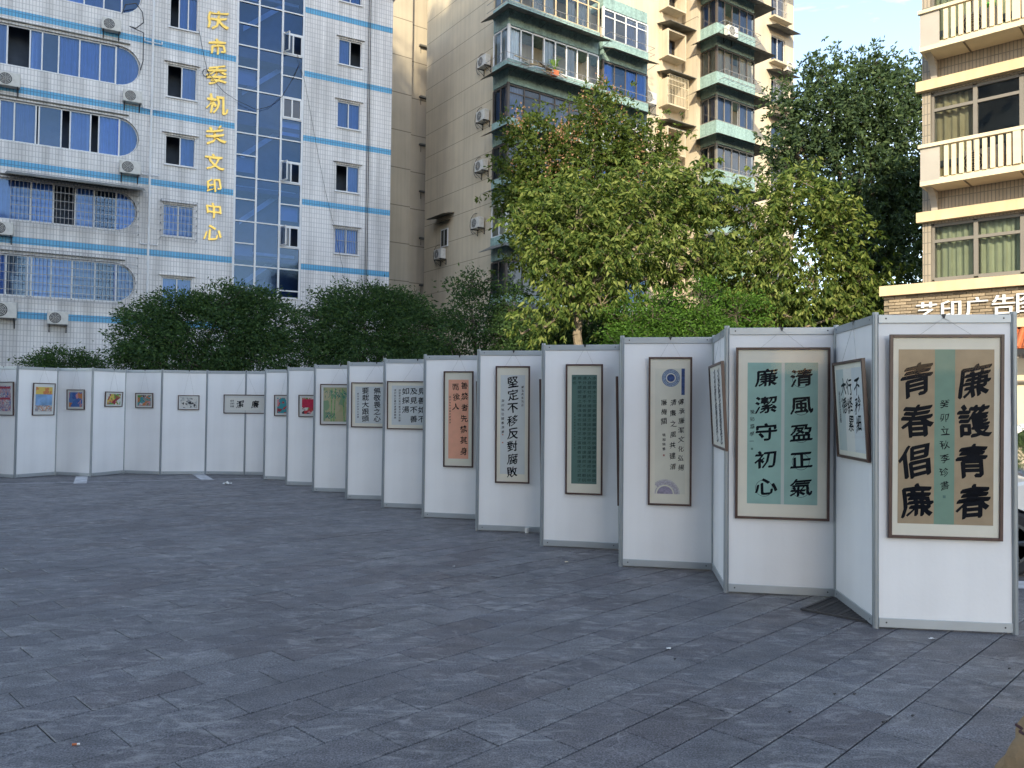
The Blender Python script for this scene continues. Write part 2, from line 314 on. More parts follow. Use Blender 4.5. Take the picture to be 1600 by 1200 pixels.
# ------------------------------------------------------------------ ground
def slabmat(name, src):
    m, t, p = nodes(name); l = t.links.new; g = N(t, 'ShaderNodeNewGeometry'); pos = g.outputs['Position']
    if src == 'obj': rnd = N(t, 'ShaderNodeObjectInfo').outputs['Random']
    else: rnd = g.outputs['Random Per Island']
    tint = N(t, 'ShaderNodeValToRGB'); e = tint.color_ramp.elements; e[0].color = (.078, .075, .084, 1); e[1].color = (.108, .110, .120, 1); q = e.new(.5); q.color = (.088, .090, .102, 1); l(rnd, tint.inputs[0])
    def noise(sc_, det=4., scale=(1, 1, 1), rot=0, dist=0., rough=.5):
        mp_ = N(t, 'ShaderNodeMapping'); mp_.inputs['Scale'].default_value = scale; mp_.inputs['Rotation'].default_value = (0, 0, rot); l(pos, mp_.inputs[0])
        n = N(t, 'ShaderNodeTexNoise', i_Scale=sc_, i_Detail=det, i_Distortion=dist, i_Roughness=rough); l(mp_.outputs[0], n.inputs[0]); return n.outputs[0]
    def rng_(s, a, b, c, d): r = N(t, 'ShaderNodeMapRange'); [setattr(r.inputs[i+1], 'default_value', v) for i, v in enumerate((a, b, c, d))]; l(s, r.inputs[0]); return r.outputs[0]
    def mul(a, b): k = N(t, 'ShaderNodeMath', operation='MULTIPLY'); l(a, k.inputs[0]); l(b, k.inputs[1]); return k.outputs[0]
    speck = rng_(noise(110, 2), .36, .66, .5, 1.6); speck2 = rng_(noise(55, 3), .32, .68, .78, 1.24)
    big = rng_(noise(.7, 5), .3, .7, .82, 1.18); streak = rng_(noise(2.2, 6, (1, 3.6, 1), .25, .4), .35, .72, .86, 1.28)
    v = mul(mul(speck, speck2), mul(big, streak))
    vm = N(t, 'ShaderNodeVectorMath', operation='SCALE'); l(tint.outputs[0], vm.inputs[0]); l(v, vm.inputs['Scale'])
    def lines(sc_, wd, amt):
        a = N(t, 'ShaderNodeMath', operation='SUBTRACT'); l(noise(sc_, 2.5, (1, 1.6, 1), .7, 1.2), a.inputs[0]); a.inputs[1].default_value = .53
        c = N(t, 'ShaderNodeMath', operation='ABSOLUTE'); l(a.outputs[0], c.inputs[0]); return mul(rng_(c.outputs[0], 0, wd, amt, 0), rng_(noise(6, 5), .42, .6, 0, 1))
    mask = mul(rng_(noise(.9, 3), .40, .52, 0, 1), rng_(noise(3.4, 9, (1, 2.6, 1), .5, 1.6, .70), .50, .64, 0, .42))
    mask2 = mul(rng_(noise(.8, 3, (1, 1, 1), 1.), .43, .50, 0, 1), lines(1.5, .010, .55))
    m1 = N(t, 'ShaderNodeMix', data_type='RGBA'); l(mask, m1.inputs[0]); l(vm.outputs[0], m1.inputs[6]); m1.inputs[7].default_value = (.36, .36, .36, 1)
    m2 = N(t, 'ShaderNodeMix', data_type='RGBA'); l(mask2, m2.inputs[0]); l(m1.outputs[2], m2.inputs[6]); m2.inputs[7].default_value = (.30, .30, .31, 1)
    dk = rng_(noise(1.6, 4, (1, 1.8, 1), .8, .6), .60, .74, 0, .5); m3 = N(t, 'ShaderNodeMix', data_type='RGBA'); l(dk, m3.inputs[0]); l(m2.outputs[2], m3.inputs[6]); m3.inputs[7].default_value = (.05, .05, .058, 1)
    l(m3.outputs[2], p.inputs['Base Color']); l(rng_(noise(5, 4), .3, .7, .42, .62), p.inputs['Roughness']); p.inputs['Specular IOR Level'].default_value = .45
    bn = N(t, 'ShaderNodeBump', i_Strength=.35, i_Distance=.004); l(noise(180, 3), bn.inputs['Height']); l(bn.outputs[0], p.inputs['Normal']); return m
M['slab'] = slabmat('granite_slab', 'obj'); M['slabs'] = slabmat('granite_slab_field', 'isl')
M['joint'] = mat('dark_joint', (.016, .016, .02), .95, .2, 20); M['asphalt'] = mat('asphalt', (.06, .062, .07), .9, .2, 3, .5, bscale=200)
gr = MB().poly([(-400, -400, -.035), (400, -400, -.035), (400, 600, -.035), (-400, 600, -.035)]).build('ground', M['asphalt'], kind='structure')
pave = MB().poly([(-20, -3, -.014), (16, -3, -.014), (16, 21.5, -.014), (-20, 21.5, -.014)]).build('plaza_pavement', M['joint'], kind='structure')
ua = Vector((.7009, .7132)); na = Vector((.7132, -.7009)); RW, SLn, OFF = .3125, .625, -1.326
def slab_box(b, L_, W_, c=.0035, tz=0., g=.0045):
    n = len(b.v); x, y = L_/2-g*.55, W_/2-g
    return [(-x, -y, -.02), (x, -y, -.02), (x, y, -.02), (-x, y, -.02), (-x, -y, -c), (x, -y, -c), (x, y, -c), (-x, y, -c), (-x+c, -y+c, 0), (x-c, -y+c, 0), (x-c, y-c, 0), (-x+c, y-c, 0)]
SLF = [(8, 9, 10, 11)]+[(k, (k+1) % 4, 4+(k+1) % 4, 4+k) for k in range(4)]+[(4+k, 4+(k+1) % 4, 8+(k+1) % 4, 8+k) for k in range(4)]
me = bpy.data.meshes.new('paving_slab'); me.from_pydata(slab_box(MB(), SLn, RW), [], SLF); me.materials.append(M['slab'])
cand = []
for i in range(-100, 60):
    sh = (i % 2)*.5*SLn+((i*7) % 5)*.02
    for j in range(-60, 90):
        w_ = OFF+RW*(i+.5); s_ = SLn*j+sh; c = na*w_+ua*s_
        if -16 < c.x < 13 and 1.2 < c.y < 21.3: cand.append((c, i, j))
def inview(c): return c.y > 2.5 and abs(c.x)/c.y < .68
cand.sort(key=lambda q: (not inview(q[0]), q[0].length))
fv, ff = [], []; ang = math.atan2(ua.y, ua.x)
base_ = slab_box(MB(), SLn, RW)
grate_c = ground(1322, 962)
for k, (c, i, j) in enumerate(cand):
    tz = random.uniform(-.002, .0015); tx, ty = random.gauss(0, .0016), random.gauss(0, .0035)
    if k < 300:
        o = link('paving_slab', me, pave); o.location = (c.x, c.y, tz); o.rotation_euler = (ty, tx, ang)
    else:
        n = len(fv); fv += [(c.x+x*ua.x-y*ua.y, c.y+x*ua.y+y*ua.x, z+tz-x*tx) for x, y, z in base_]; ff += [tuple(n+q for q in f) for f in SLF]
m_ = bpy.data.meshes.new('paving_slab_field'); m_.from_pydata(fv, [], ff); m_.materials.append(M['slabs']); link('paving_slab_field', m_, pave, kind='stuff')
# painted bay lines
M['linepaint'] = mat('worn_white_road_paint', (.46, .47, .49), .8, .3, 6)
def strip(p, q, wd, z=.006):
    d = (q-p).normalized(); n = Vector((-d.y, d.x, 0))*wd/2; return [(a.x, a.y, z) for a in (p+n, q+n, q-n, p-n)]
b = MB(); b.poly(strip(ground(-60, 758), ground(408, 747.5), .07)); b.poly(strip(ground(125, 755.8), ground(128, 744.5), .24)); b.poly(strip(ground(325, 750.5), ground(309, 741), .26))
b.build('parking_bay_lines', M['linepaint'], kind='structure')
# ------------------------------------------------------------------ exhibition boards
P = {}
def gp(px, py): g = ground(px, py); return Vector((g.x, g.y))
L_ = {'e': (3.863, 6.184), 'a': (2.86, 6.32), 'ar': (2.95, 7.31), 'b': (2.00, 7.478), 'br': (2.13, 8.458), 'c': (1.184, 8.636), 'cr': (1.31, 9.62), 'd': (.383, 9.82), 'dr': (.50, 10.81),
      'f': (-.455, 10.98), 'fr': (-.34, 11.97), 'g': (-1.323, 12.2), 'gr': (-1.20, 13.12), 'h': (-2.11, 13.30), 'hr': (-1.99, 14.25), 'i': (-2.94, 14.42), 'ir': (-2.83, 15.4), 'j': (-3.82, 15.57), 'jr': (-3.70, 16.56),
      'k': (-4.67, 16.75), 'kr': (-4.55, 17.73), 'l': (-5.50, 17.93), 'm': (-5.36, 18.90), 'n': (-6.28, 18.97), 'o': (-7.21, 19.0), 'p': (-8.18, 18.78), 'q': (-9.15, 19.02), 'r': (-9.46, 18.12), 's': (-10.42, 18.42), 't': (-10.83, 17.58), 'u': (-11.75, 17.95), 'v': (-12.1, 17.05)}
seq = list(L_)
PH = 2.45
desc = {'ea': 'holding the tan and green calligraphy, rightmost in the row', 'aar': 'set edge-on, second from the right, with a tilted white scroll picture', 'arb': 'holding the teal two-column calligraphy', 'bbr': 'narrow edge-on one just left of the teal calligraphy board', 'brc': 'holding the cream scroll with blue medallions',
        'ccr': 'edge-on, hidden mostly behind the blue medallion board', 'crd': 'holding the dark green scroll', 'ddr': 'edge-on, mostly hidden behind the dark green scroll board', 'drf': 'holding the pale blue-grey scroll of eight large characters', 'ffr': 'edge-on, mostly hidden behind the pale blue-grey scroll board', 'frg': 'holding the salmon orange scroll', 'ggr': 'edge-on, mostly hidden behind the salmon scroll board',
        'grh': 'holding the square calligraphy with three columns', 'hhr': 'edge-on, mostly hidden behind the three-column calligraphy board', 'hri': 'holding the square calligraphy with two bold columns', 'iir': 'edge-on, mostly hidden behind the two-column calligraphy board', 'irj': 'holding the green bamboo painting', 'jjr': 'edge-on, mostly hidden behind the bamboo painting board', 'jrk': 'holding the red and green painting', 'kkr': 'edge-on, mostly hidden behind the red and green painting board',
        'krl': 'holding the small painting of a teal shape on red', 'lm': 'edge-on, at the corner beside the long horizontal calligraphy', 'mn': 'narrow-looking one behind the right half of the long horizontal calligraphy', 'no': 'behind the left half of the long horizontal calligraphy', 'op': 'holding the small black and white drawing', 'pq': 'holding the small painting in muted multicolour, left of the drawing board', 'qr': 'turned away and bearing the small tilted painting in orange and brown', 'rs': 'holding the deep blue painting', 'st': 'holding the upright poster of yellow sky over blue', 'tu': 'cut by the left edge of the photo', 'uv': 'outside the left edge next to the cut one'}
PF = {}
def corner_post(x, y, parent, a):
    b = MB(); n = 8; r = .024
    for k in range(n):
        t0, t1 = 2*math.pi*(k+.5)/n+a, 2*math.pi*(k+1.5)/n+a
        b.poly([(x+r*math.cos(t0), y+r*math.sin(t0), 0), (x+r*math.cos(t1), y+r*math.sin(t1), 0), (x+r*math.cos(t1), y+r*math.sin(t1), PH+.02), (x+r*math.cos(t0), y+r*math.sin(t0), PH+.02)])
        tm = (t0+t1)/2; cx, cy = x+r*.93*math.cos(tm), y+r*.93*math.sin(tm); e = .0045; tx, ty = -math.sin(tm), math.cos(tm)
        b.poly([(cx+tx*e+r*.08*math.cos(tm), cy+ty*e+r*.08*math.sin(tm), 0.002), (cx+tx*e+r*.1*math.cos(tm), cy+ty*e+r*.1*math.sin(tm), PH), (cx-tx*e+r*.1*math.cos(tm), cy-ty*e+r*.1*math.sin(tm), PH), (cx-tx*e+r*.08*math.cos(tm), cy-ty*e+r*.08*math.sin(tm), 0.002)])
    b.poly([(x+r*math.cos(2*math.pi*(k+.5)/n+a), y+r*math.sin(2*math.pi*(k+.5)/n+a), PH+.02) for k in range(n)])
    return b.build('post', M['aludark'], parent)
for k in range(len(seq)-1):
    A, B = seq[k+1], seq[k]; a, b_ = L_[A], L_[B]          # A is the left end seen from the plaza
    key = B+A; ln = math.hypot(b_[0]-a[0], b_[1]-a[1]); dx, dy = (b_[0]-a[0])/ln, (b_[1]-a[1])/ln
    f = Face(a[0], a[1], dx, dy); PF[key] = f
    t = thing('exhibition_board', 'white exhibition board '+desc[key], 'exhibition board', (a[0], a[1], 0), f.a, 'white exhibition boards standing in a zigzag row')
    e = .02
    MB().box(e, ln-e, -.006, .006, .08, PH-.06).build('board', M['board'], t)
    q = MB().chbox(e, ln-e, -.017, .017, .012, .084, .003); q.build('bottom_rail', M['alu'], t)
    q = MB().chbox(e, ln-e, -.017, .017, PH-.066, PH, .003); q.build('top_rail', M['alu'], t)
    q = MB()
    for u in (.075, ln-.075):
        for z in (.05, PH-.03): q.disc(u, z, 0, .007, -.0185, 8)
    q.build('screw', M['black'], t, kind='stuff')
    corner_post(0, 0, t, 0)
    if k == 0: corner_post(ln, 0, t, 0)
# ------------------------------------------------------------------ framed works
def artwork(key, px0, py0, px1, py1, label, cat='framed picture', fr=.02, tilt=1.6, matw=(.07, .06), draw=None, back=None, clip_px=None, matm=None, dim=None):
    f = PF[key]; pm = (py0+py1)/2
    u0_, u1_ = f.u(px0, pm, -.03), f.u(px1, pm, -.03); z1_, z0_ = f.z((px0+px1)/2, py0, -.03), f.z((px0+px1)/2, py1, -.03)
    if dim: u0_, u1_ = u0_, u0_+dim
    W, Hh = u1_-u0_, z1_-z0_; c = f.w((u0_+u1_)/2, -.010, z0_)
    t = thing('framed_calligraphy' if 'calligraph' in cat else 'framed_painting' if 'painting' in cat else 'framed_picture', label, cat, c, f.a, 'framed works hanging on the white boards'); t.rotation_euler = (R(tilt), 0, f.a)
    x0, x1, z0, z1 = -W/2, W/2, 0, Hh; b = MB()
    b.chbox(x0, x0+fr, -.028, 0, z0, z1, .002).chbox(x1-fr, x1, -.028, 0, z0, z1, .002); b.chbox(x0+fr+.0005, x1-fr-.0005, -.0278, -.0002, z0+.0002, z0+fr, .002).chbox(x0+fr+.0005, x1-fr-.0005, -.0278, -.0002, z1-fr, z1-.0002, .002)
    b.build('frame', M['woodframe'], t)
    MB().box(x0+fr-.002, x1-fr+.002, -.012, -.003, z0+fr-.002, z1-fr+.002).build('mount', matm or M['mat'], t)
    MB().poly([(x0+fr, -.022, z0+fr), (x1-fr, -.022, z0+fr), (x1-fr, -.022, z1-fr), (x0+fr, -.022, z1-fr)]).build('glazing', M['glaze'], t)
    xi0, xi1, zi0, zi1 = x0+fr+matw[0]*W, x1-fr-matw[0]*W, z0+fr+matw[1]*Hh, z1-fr-matw[1]*Hh
    if back: MB().poly([(xi0, -.0135, zi0), (xi1, -.0135, zi0), (xi1, -.0135, zi1), (xi0, -.0135, zi1)]).build('sheet', back, t)
    if draw: draw(t, xi0, xi1, zi0, zi1)
    # cord and clip
    lu = (u0_+u1_)/2; top = PH+.004-z0_; b = MB(); hw = W*.24; th = R(tilt); yy = .0
    def tl(x, y, z): return (x, y*math.cos(th)+z*math.sin(th), -y*math.sin(th)+z*math.cos(th))
    for sx_ in (-1, 1): b.bar((sx_*hw, -.002, z1-.01), tl(0, -.012, top-.03), .0016, 3)
    b.build('cord', M['cord'], t)
    b = MB(); q = [tl(x, y, z) for x, y, z in ((-.016, -.012, top), (.016, -.012, top), (.004, -.016, top-.035), (-.004, -.016, top-.035))]; b.poly(q)
    q = [tl(x, y, z) for x, y, z in ((-.016, -.012, top), (.016, -.012, top), (.016, .03, top+.002), (-.016, .03, top+.002))]; b.poly(q); b.build('clip', M['black'], t)
    return t
YI = -.0142
def cols(t, chars, xs, ztop, zstep, size, m=None, nib=.02, k=3, wild=.4, wx=1., stretch=1., name='characters', jit=.0):
    b = MB()
    for line, x in zip(chars, xs):
        for i, ch in enumerate(line):
            if ch != ' ': brush(b, ch, x+random.uniform(-1, 1)*jit*size, ztop-zstep*i, size*random.uniform(1-jit, 1+jit), YI, nib, k, 50, wild, wx, stretch)
    return b.build(name, m or M['ink'], t)
def flat(t, x0, x1, z0, z1, m, name='paper_strip', y=-.0138): return MB().poly([(x0, y, z0), (x1, y, z0), (x1, y, z1), (x0, y, z1)]).build(name, m, t)
M['p_tan'] = mat('tan_paper', (.41, .315, .205), .8, .08, 10); M['p_green'] = mat('sage_green_paper', (.20, .32, .25), .8, .05, 10); M['p_teal'] = mat('aqua_paper', (.31, .50, .46), .8, .1, 5)
M['p_dgreen'] = mat('deep_green_paper', (.10, .19, .17), .8, .06, 8); M['p_blue'] = mat('pale_blue_grey_paper', (.66, .70, .71), .8, .05, 4); M['p_salmon'] = mat('salmon_paper', (.90, .45, .31), .8, .06, 8)
M['p_cream'] = mat('cream_paper', (.76, .75, .65), .8, .05, 5); M['p_navy'] = mat('navy_print', (.05, .09, .24), .8, .4, 40); M['p_lilac'] = mat('lilac_print', (.34, .31, .42), .8, .25, 40); M['p_lilacl'] = mat('light_lilac_print', (.50, .48, .54), .8, .3, 60); M['p_ltblue'] = mat('pale_blue_print', (.32, .40, .52), .8, .4, 60)
M['p_dtext'] = mat('dark_green_ink', (.012, .04, .04), .7); M['p_gap'] = mat('grey_green_divider', (.55, .62, .60), .8, .03); M['p_ivory'] = mat('ivory_paper', (.78, .77, .72), .8, .04)
def d_tan(t, x0, x1, z0, z1):
    W, h = x1-x0, z1-z0; a, b = x0+W*.382, x0+W*.594
    flat(t, x0, a, z0, z1, M['p_tan']); flat(t, a, b, z0, z1, M['p_green']); flat(t, b, x1, z0, z1, M['p_tan'])
    cols(t, ['青春倡廉', '廉護青春'], [x0+W*.20, x0+W*.79], z1-h*.175, h*.231, W*.35, nib=.042, wild=.55, jit=.03, wx=1.0, stretch=1.08, k=4)
    cols(t, ['癸卯立秋李珍書'], [x0+W*.49], z1-h*.31, h*.078, W*.10, nib=.012, wild=1.2, k=1, name='signature'); flat(t, x0+W*.475, x0+W*.505, z0+h*.15, z0+h*.166, M['p_dgreen'], 'seal', YI)
artwork('ea', 1388, 523, 1566, 843, 'large framed calligraphy of eight bold characters on tan paper with a green centre strip', 'framed calligraphy', .024, matw=(.052, .058), draw=d_tan)
def d_side(t, x0, x1, z0, z1):
    W, h = x1-x0, z1-z0; flat(t, x0, x0+W*.30, z0, z1, M['p_gap']); flat(t, x0+W*.62, x1, z0, z1, M['p_blue'])
    cols(t, ['大德', '行終累', '不矜細'], [x0+W*.28, x0+W*.52, x0+W*.80], z1-h*.22, h*.22, W*.22, nib=.02, wild=1.); cols(t, ['癸卯秋月何青書'], [x0+W*.10], z1-h*.3, h*.055, W*.07, M['inkgrey'], .01, 1, name='signature')
artwork('aar', 1309, 563, 1357, 718, 'framed white calligraphy seen at an angle, hanging left of the tan and green one', 'framed calligraphy', .024, 3.2, (.05, .05), d_side, M['p_ivory'])
def d_teal(t, x0, x1, z0, z1):
    W, h = x1-x0, z1-z0; a, b = x0+W*.485, x0+W*.53
    flat(t, x0, a, z0, z1, M['p_teal']); flat(t, a, b, z0, z1, M['p_gap']); flat(t, b, x1, z0, z1, M['p_teal'])
    q = MB()
    for cx in (x0+W*.26, x0+W*.78):
        for i in range(5):
            if cx > x0+W*.5 or i == 4: q.disc(cx-.01, z1-h*(.11+.193*i)-.01, W*.118, W*.124, -.01395, 26)
    q.build('ring_pattern', M['inkgrey'], t)
    cols(t, ['廉潔守初心', '清風盈正氣'], [x0+W*.27, x0+W*.77], z1-h*.105, h*.193, W*.30, nib=.035, wild=.15, wx=1.12, stretch=.9, k=4)
    cols(t, ['癸卯羅學一'], [x0+W*.07], z1-h*.35, h*.052, W*.07, nib=.012, wild=1., k=1, name='signature'); flat(t, x0+W*.055, x0+W*.085, z0+h*.38, z0+h*.395, M['p_dgreen'], 'seal', YI)
artwork('arb', 1149, 543, 1296, 812, 'large framed calligraphy of ten bold characters on two aqua green strips', 'framed calligraphy', .022, matw=(.10, .075), draw=d_teal)
artwork('bbr', 1114, 568, 1135, 701, 'narrow-looking framed white sheet seen edge-on, left of the aqua green calligraphy', 'framed calligraphy', .022, 3., (.06, .05), lambda t, a, b, c, d: cols(t, ['清白做人廉潔奉公', '淡泊明志寧靜致遠'], [a+(b-a)*.35, a+(b-a)*.7], d-(d-c)*.1, (d-c)*.115, (b-a)*.2, M['inkgrey'], .012, 1), M['p_ivory'])
def d_med(t, x0, x1, z0, z1):
    W, h = x1-x0, z1-z0; cx, cz = x0+W*.52, z1-h*.075
    q = MB().disc(cx, cz, 0, W*.13, YI, 30); q.build('medallion', M['p_navy'], t); q = MB().disc(cx, cz, W*.16, W*.30, YI, 30); q.build('medallion_rim', M['p_ltblue'], t)
    q = MB()
    for r in (.19, .24, .29): q.disc(cx, cz, W*(r-.006), W*(r+.006), YI-.0002, 30)
    for i in range(24): a = i*math.pi/12; q.bar((cx+W*.17*math.cos(a), YI-.0001, cz+W*.17*math.sin(a)), (cx+W*.29*math.cos(a+.08), YI-.0001, cz+W*.29*math.sin(a+.08)), .0006, 3)
    q.build('medallion_lines', M['p_navy'], t)
    flat(t, x0+W*.87, x0+W*.98, z1-h*.21, z1, M['p_navy'], 'blue_band'); cz = z0
    MB().disc(x0+W*.34, cz, 0, W*.26, YI, 20, 0, math.pi).build('half_medallion', M['p_lilac'], t)
    q = MB().disc(x0+W*.34, cz, W*.31, W*.46, YI, 24, 0, math.acos(-.34/.46)); q.disc(x0+W*.34, cz, W*.31, W*.34, YI, 24, 0, math.pi).disc(x0+W*.34, cz, W*.47, W*.49, YI, 26, 0, math.acos(-.335/.49)).build('half_medallion_rim', M['p_lilacl'], t)
    st = h*.0672
    cols(t, ['傳承廉潔文化弘揚'], [x0+W*.87], z1-h*.265, h*.0745, W*.21, nib=.016, wild=.7, k=1, jit=.05, wx=.95); cols(t, ['清廉之風共建清'], [x0+W*.60], z1-h*.27, h*.085, W*.22, nib=.016, wild=.7, k=1, jit=.05, wx=.95)
    cols(t, ['廉機關'], [x0+W*.30], z1-h*.27, h*.075, W*.22, nib=.016, wild=.7, k=1, jit=.05, wx=.95); cols(t, ['楊越錦書'], [x0+W*.30], z1-h*.53, h*.037, W*.11, nib=.014, k=1, wild=.9, name='signature'); flat(t, x0+W*.27, x0+W*.33, z0+h*.30, z0+h*.315, M['seal'], 'seal', YI)
artwork('brc', 1013, 558, 1081, 790, 'tall framed cream scroll of flowing script between a blue disc and a lilac half disc', 'framed calligraphy', .02, matw=(.11, .065), draw=d_med, back=M['p_cream'])
TXT = '水陸草木之花可愛者甚蕃晉陶淵明獨愛菊自李唐來世人甚愛牡丹予獨愛蓮之出淤泥而不染濯清漣而不妖中通外直不蔓不枝香遠益清亭亭淨植可遠觀而不可褻玩焉予謂菊花之隱逸者也牡丹花之富貴者也蓮花之君子者也'
def d_green(t, x0, x1, z0, z1):
    W, h = x1-x0, z1-z0; n = 23; L4 = [TXT[i*n:(i+1)*n] for i in range(4)]
    cols(t, L4, [x0+W*(.90-.195*i) for i in range(4)], z1-h*.03, h*.0425, W*.15, M['p_dtext'], .014, 1, .1, 1.2, .9); cols(t, [TXT[92:98]], [x0+W*.11], z1-h*.03, h*.0425, W*.15, M['p_dtext'], .014, 1, .1, 1.2, .9)
    cols(t, ['周敦頤愛蓮說歲在癸卯秋月書'], [x0+W*.13], z1-h*.36, h*.026, W*.07, M['p_dtext'], .01, 1, .3, name='signature')
artwork('crd', 884, 569, 942, 773, 'tall framed scroll of small dark writing in five columns on deep green paper', 'framed calligraphy', .02, matw=(.115, .07), draw=d_green, back=M['p_dgreen'])
def d_blue(t, x0, x1, z0, z1):
    W, h = x1-x0, z1-z0; cols(t, ['堅定不移反對腐敗'], [x0+W*.5], z1-h*.07, h*.1295, W*.46, nib=.026, wild=.6, k=3, jit=.05)
    cols(t, ['癸卯秋日魏春源書'], [x0+W*.10], z1-h*.26, h*.045, W*.12, nib=.014, k=1, wild=.8, name='signature'); cols(t, ['寶玉先生法正'], [x0+W*.90], z1-h*.12, h*.036, W*.11, nib=.014, k=1, wild=.8, name='dedication'); flat(t, x0+W*.07, x0+W*.13, z0+h*.39, z0+h*.403, M['seal'], 'seal', YI); flat(t, x0+W*.07, x0+W*.13, z0+h*.31, z0+h*.323, M['seal'], 'seal', YI)
artwork('drf', 774.5, 572, 828, 755, 'tall framed scroll of one column of eight bold characters on pale blue-grey paper', 'framed calligraphy', .02, matw=(.10, .065), draw=d_blue, back=M['p_blue'])
def d_salm(t, x0, x1, z0, z1):
    W, h = x1-x0, z1-z0; cols(t, ['善禁者先禁其身'], [x0+W*.78], z1-h*.075, h*.138, W*.36, nib=.020, wild=1., k=2, jit=.06); cols(t, ['而後人'], [x0+W*.36], z1-h*.09, h*.125, W*.36, nib=.020, wild=1., k=2, jit=.08)
    cols(t, ['癸卯年秋月錄古語程亮'], [x0+W*.08], z1-h*.22, h*.036, W*.09, M['inkgrey'], .012, 1, .8, name='signature')
artwork('frg', 693.5, 580, 740, 730, 'tall framed scroll of black cursive writing on salmon orange paper', 'framed calligraphy', .02, matw=(.12, .075), draw=d_salm, back=M['p_salmon'])
def d_three(t, x0, x1, z0, z1):
    W, h = x1-x0, z1-z0; cols(t, ['如探湯', '及見不善', '見善如不'], [x0+W*.28, x0+W*.44, x0+W*.60], z1-h*.14, h*.235, W*.135, nib=.022, wild=.2, wx=1.15, k=2); cols(t, ['論語季氏篇句廉潔修身自警', '癸卯秋日書於重慶機關楊'], [x0+W*.16, x0+W*.07], z1-h*.12, h*.07, W*.045, M['inkgrey'], .012, 1, name='signature')
artwork('grh', 605, 595.5, 672, 671, 'squarish framed calligraphy of three bold columns on pale paper, just left of the salmon scroll', 'framed calligraphy', .018, matw=(.06, .07), draw=d_three, back=M['p_blue'], dim=1.02)
def d_two(t, x0, x1, z0, z1):
    W, h = x1-x0, z1-z0; cols(t, ['要栽大跟頭', '無敬畏之心'], [x0+W*.25, x0+W*.53], z1-h*.11, h*.190, W*.155, nib=.022, wild=.3, wx=1.15, k=2); cols(t, ['歲在癸卯仲秋張永強書'], [x0+W*.07], z1-h*.2, h*.07, W*.045, M['inkgrey'], .012, 1, name='signature')
artwork('hri', 549, 597.5, 608, 668, 'squarish framed calligraphy of two bold columns on pale paper, right of the bamboo painting', 'framed calligraphy', .018, matw=(.06, .07), draw=d_two, back=M['p_blue'], dim=.92)
M['art_bamboo'] = splotch('wash_of_ochre_and_green', [(.42, .40, .22), (.36, .38, .2), (.48, .44, .28), (.22, .34, .2), (.45, .42, .25)], 7); M['g_stroke'] = mat('green_brush', (.04, .2, .16), .7, .4, 20); M['g_stalk'] = mat('pale_green_brush', (.18, .38, .14), .7, .3, 20)
def d_bam(t, x0, x1, z0, z1):
    W, h = x1-x0, z1-z0; flat(t, x0, x1, z0, z1, M['art_bamboo'], 'wash'); q = MB()
    for fx, l in ((.22, .02), (.30, .05), (.62, -.06)):
        for i in range(6): q.poly([(x0+W*(fx+l*i/6), YI, z0+h*i/6.1), (x0+W*(fx+.035+l*i/6), YI, z0+h*i/6.1), (x0+W*(fx+.035+l*(i+1)/6), YI, z0+h*(i+.93)/6.1), (x0+W*(fx+l*(i+1)/6), YI, z0+h*(i+.93)/6.1)])
    q.build('painted_stalks', M['g_stalk'], t); q = MB()
    for i in range(60):
        a = random.uniform(3.6, 5.9); l = W*random.uniform(.07, .15); cx, cz = (x0+W*random.uniform(.05, .75), z0+h*random.uniform(.72, .97)) if i < 38 else (x0+W*random.uniform(.03, .35), z0+h*random.uniform(.12, .3))
        dx, dz = math.cos(a), math.sin(a); y = YI-.0002-.00001*i; q.poly([(cx, y, cz), (cx+dx*l*.4-dz*l*.1, y, cz+dz*l*.4+dx*l*.1), (min(cx+dx*l, x1), y, max(cz+dz*l, z0)), (cx+dx*l*.4+dz*l*.1, y, cz+dz*l*.4-dx*l*.1)])
    q.build('painted_leaves', M['g_stroke'], t)
artwork('irj', 500.5, 600, 547, 664, 'framed upright painting of green bamboo on an ochre ground', 'framed painting', .018, matw=(.06, .06), draw=d_bam, dim=.80, matm=M['paper'])
def pic(key, *a, cols_=None, scale=9, lab='', dim=None, tilt=1.6, extra=None, mw=(.09, .10)):
    m = splotch('painting_colours', cols_, scale)
    artwork(key, *a, lab, 'framed painting', .017, tilt, mw, extra, m, dim=dim, matm=M['paper'])
red, dred, grn, yel, blu, teal, wht, blk, pnk, org = (.55, .04, .05), (.3, .03, .05), (.12, .35, .06), (.7, .5, .12), (.06, .16, .45), (.05, .32, .36), (.7, .68, .64), (.04, .04, .05), (.65, .3, .32), (.6, .22, .08)
def d_red(t, x0, x1, z0, z1):
    W, h = x1-x0, z1-z0; flat(t, x0, x0+W*.55, z0+h*.4, z1-h*.08, mat('red_patch', (.55, .02, .07), .7, .2, 15), 'red_patch', YI); flat(t, x0+W*.55, x1, z0+h*.42, z1, mat('green_patch', (.2, .45, .05), .7, .2, 15), 'green_patch', YI)
pic('jrk', 466.5, 617, 500, 651.5, cols_=[red, wht, pnk, dred, blk, red, grn], scale=14, lab='small framed painting with a red patch and a lime green patch', dim=.66, extra=d_red)
pic('krl', 428.5, 617, 457, 650, cols_=[red, teal, org, teal, pnk, wht, teal, dred], scale=9, lab='small framed painting of teal shapes among red, right of the long horizontal calligraphy', dim=.58)
def d_long(t, x0, x1, z0, z1):
    W, h = x1-x0, z1-z0; cols(t, ['潔', '廉'], [x0+W*.36, x0+W*.74], z0+h*.5, 1, h*.62, nib=.04, wild=.5); cols(t, ['癸卯秋', '李明書'], [x0+W*.13, x0+W*.18], z0+h*.75, h*.22, h*.17, M['inkgrey'], .012, 1, name='signature')
